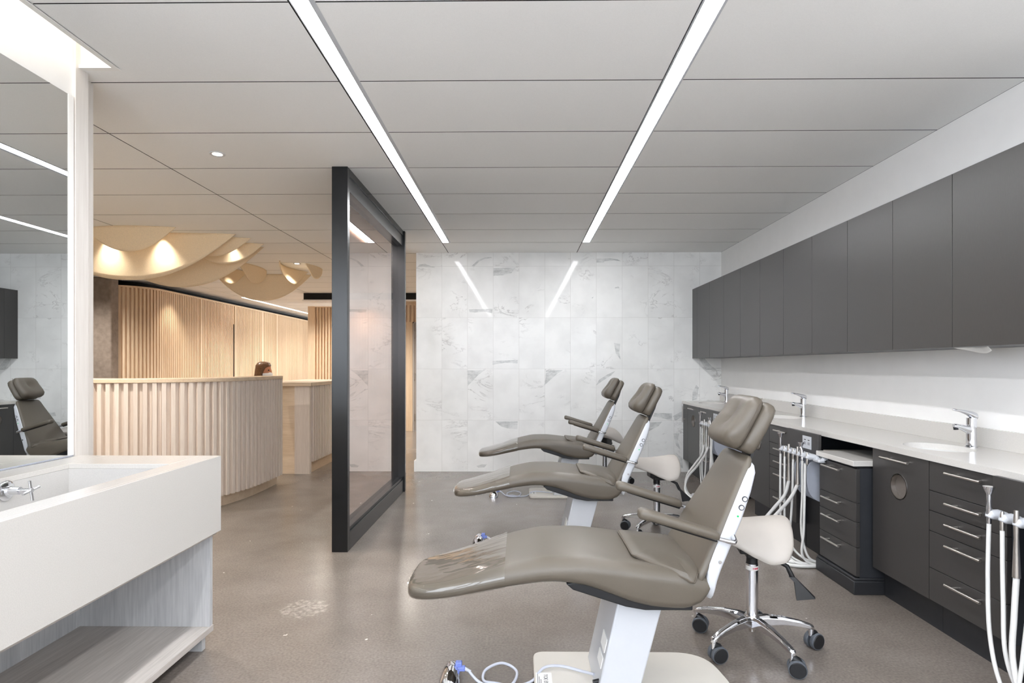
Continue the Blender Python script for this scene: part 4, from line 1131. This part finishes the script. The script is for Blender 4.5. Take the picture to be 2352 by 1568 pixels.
# ------------------------------------------------------------------ saddle stools
def stool(label, pos, seat_rot, leg_rot):
    t = thing('saddle_stool', label, 'stool', pos, 0, 'pale grey saddle stools')
    sr = math.radians(seat_rot)
    # seat: spine along x, flanks drooping in y
    rings = []
    tabS = [(-.205, .030, .000, .022), (-.198, .062, .004, .034), (-.17, .095, .014, .046), (-.11, .118, .028, .056), (-.04, .140, .050, .062), (.04, .168, .088, .072), (.10, .186, .108, .078), (.15, .180, .104, .078), (.185, .145, .070, .066), (.200, .085, .03, .042), (.204, .04, .012, .026)]
    for i in range(46):
        x = -.205+.409*(.5-.5*math.cos(PI*i/45))
        w, dr, th = interp(tabS, x)
        rise = .018*((x+.02)/.2)**2
        rg = []
        for k in range(36):
            a = 2*PI*k/36; ca, sa = math.cos(a), math.sin(a)
            yy = w*math.copysign(abs(ca)**.8, ca)
            zz = .5*th*math.copysign(abs(sa)**.75, sa)
            rg.append((x-.05, yy, .538+rise-dr*(abs(yy)/w)**2*1.0+zz))
        rings.append(rg)
    MB().loft(rings).build('seat', 'stool_vinyl', t, angle=60).rotation_euler = (0, 0, sr)
    mb = MB().box(-.06, .09, -.05, .05, .425, .49).box(-.03, .13, -.04, .04, .405, .43)
    mb.build('mechanism', 'black_plastic', t, bevel=.006).rotation_euler = (0, 0, sr)
    mb = MB().tube([(.10, -.03, .40), (.135, -.05, .385), (.155, -.055, .34)], [.008, .010, .011], 10)
    mb.loft([[(.150+x, -.06+y, z) for x, y in ((-.012, -.006), (.012, -.006), (.012, .006), (-.012, .006))] for z in (.345,)] +
            [[(.158, -.075, .325), (.182, -.072, .325), (.182, -.055, .327), (.158, -.058, .327)], [(.155, -.115, .262), (.235, -.10, .268), (.236, -.092, .276), (.156, -.107, .270)]], True, True, False)
    mb.build('lever', 'black_plastic', t, bevel=.002).rotation_euler = (0, 0, sr)
    MB().cyl((0, 0, .372), (0, 0, .43), .024, .024, 24).build('collar', 'black_plastic', t)
    cl = MB().lathe([(.0, .105), (.029, .105), (.029, .10), (.026, .12), (.026, .375), (.0, .375)], n=32, cap=False).build('gas_column', 'chrome', t)
    bd = MB().lathe([(.0264, .348), (.0268, .349), (.0268, .366), (.0264, .367)], n=32, cap=False).build('paper_band', 'paper', cl)
    mb = MB()
    for i, a in enumerate((-100, -88, -80, -72)):
        ar = math.radians(a); mb.box(.0272*math.cos(ar)-.0012, .0272*math.cos(ar)+.0012, .0272*math.sin(ar)-.0004, .0272*math.sin(ar)+.0004, .353, .362)
    ar = math.radians(-60)
    hx, hy = .0273*math.cos(ar), .0273*math.sin(ar)
    mb.ell((hx-.0015, hy, .3595), (.0024, .0012, .003), 8, 6); mb.ell((hx+.0015, hy+.0008, .3595), (.0024, .0012, .003), 8, 6); mb.ell((hx, hy, .356), (.0022, .0012, .004), 8, 6)
    mb.build('print', 'red', bd)
    MB().lathe([(.0, .072), (.012, .072), (.012, .086), (.027, .088), (.032, .11), (.036, .128), (.031, .145), (.0, .145)], n=28, cap=False).build('hub', 'steel', t)
    for k in range(5):
        a = math.radians(leg_rot+72*k); ca, sa = math.cos(a), math.sin(a)
        rings = []
        for r, z, w, h in ((.02, .122, .022, .026), (.06, .128, .020, .024), (.13, .126, .0165, .019), (.20, .116, .0145, .014), (.245, .104, .014, .012), (.262, .098, .0125, .011), (.268, .092, .008, .008)):
            pr = [(-w, -h), (w, -h), (w, h*.35), (w*.55, h*.8), (-w*.55, h*.8), (-w, h*.35)]
            rings.append([(r*ca-q*sa, r*sa+q*ca, z+zq) for q, zq in pr])
        lg = MB().loft(rings).build('leg', 'chrome', t, bevel=.002)
        cx_, cy_ = .256*ca, .256*sa
        MB().cyl((cx_, cy_, .058), (cx_, cy_, .098), .010, .011, 14).build('stem', 'chrome', lg)
        wa = math.radians((72, 112, 95, 66, 100)[k]); wx, wy = math.cos(wa), math.sin(wa)
        ox, oy = cx_+wy*.018, cy_-wx*.018
        fk = MB().tube([(cx_, cy_, .074), (ox, oy, .064), (ox+wy*.018, oy-wx*.018, .044)], [.015, .018, .012], 12)
        ca_ = fk.build('caster', 'black_plastic', lg)
        for s in (-1, 1):
            x0, y0_ = ox+wx*s*.006, oy+wy*s*.006; x1, y1_ = ox+wx*s*.026, oy+wy*s*.026
            MB().tube([(x0, y0_, .036), (x0*.85+x1*.15, y0_*.85+y1_*.15, .036), (x0*.15+x1*.85, y0_*.15+y1_*.85, .036), (x1, y1_, .036)], [.034, .036, .036, .034], 28).build('wheel', 'grey_tread', ca_)
            MB().tube([(x1, y1_, .036), (x1+wx*s*.003, y1_+wy*s*.003, .036)], [.0322, .029], 24).build('wheel_cap', 'black_plastic', ca_)
    return t
stool('nearest pale saddle stool on five casters, behind the nearest chair', (1.035, 2.655, 0), -10, -75)
stool('middle pale saddle stool, between the middle chair and the front headrest', (1.02, 4.44, 0), 4, -62)
stool('farthest pale saddle stool, half hidden behind the farthest chair', (.90, 6.33, 0), 60, -80)

# ------------------------------------------------------------------ daylight, cove light
w = bpy.data.worlds.new('World'); SC.world = w; w.use_nodes = True
bg = w.node_tree.nodes['Background']; bg.inputs['Color'].default_value = (.90, .965, 1.06, 1); bg.inputs['Strength'].default_value = 6.5
for x0, x1 in wins:
    l = bpy.data.lights.new('daylight_portal', 'AREA'); l.shape = 'RECTANGLE'; l.size = x1-x0; l.size_y = 1.42; l.cycles.is_portal = True
    o = bpy.data.objects.new('daylight_portal', l); COL.objects.link(o); o.location = ((x0+x1)/2, -1.97, 1.81); o.rotation_euler = (PI/2, 0, PI)
    o.rotation_euler = Vector((0, 1, 0)).to_track_quat('-Z', 'Y').to_euler()
for y0, y1 in ((-2.0, -.5), (-.4, 1.02)):  # portals for the added left-wall openings that brighten the right side
    l = bpy.data.lights.new('daylight_portal', 'AREA'); l.shape = 'RECTANGLE'; l.size = 1.57; l.size_y = y1-y0; l.cycles.is_portal = True
    o = bpy.data.objects.new('daylight_portal', l); COL.objects.link(o); o.location = (-2.12, (y0+y1)/2, 1.735); o.rotation_euler = (0, -PI/2, 0)
l = bpy.data.lights.new('cove_strip', 'AREA'); l.shape = 'RECTANGLE'; l.size = .05; l.size_y = 4.3; l.energy = 9; l.color = (1, .95, .88)
o = bpy.data.objects.new('cove_strip', l); COL.objects.link(o); o.location = (COVX-.04, .4, 2.93); o.rotation_euler = (0, math.radians(40), 0)

# ------------------------------------------------------------------ camera
YAW = math.radians(.62); F = 1359.0; WPX = 2352
cam = bpy.data.cameras.new('Camera'); co = bpy.data.objects.new('Camera', cam); COL.objects.link(co)
co.location = (0, 0, 1.255); co.rotation_euler = (PI/2, 0, YAW)
cam.sensor_width = 36; cam.lens = F/WPX*36
cxp = 1195-F*math.tan(YAW)
cam.shift_x = -(cxp-1176)/WPX; cam.shift_y = (840-784)/WPX
cam.clip_start = .05; cam.clip_end = 60
SC.camera = co
vs_ = SC.view_settings
vs_.view_transform = 'Standard'; vs_.look = 'None'; vs_.gamma = 1; vs_.use_curve_mapping = False; vs_.exposure = 0.25
SC.cycles.use_denoising = True
SC.cycles.max_bounces = 12; SC.cycles.diffuse_bounces = 8; SC.cycles.glossy_bounces = 5; SC.cycles.transparent_max_bounces = 12
SC.cycles.sample_clamp_indirect = 15.0
SC.cycles.caustics_reflective = False; SC.cycles.caustics_refractive = False
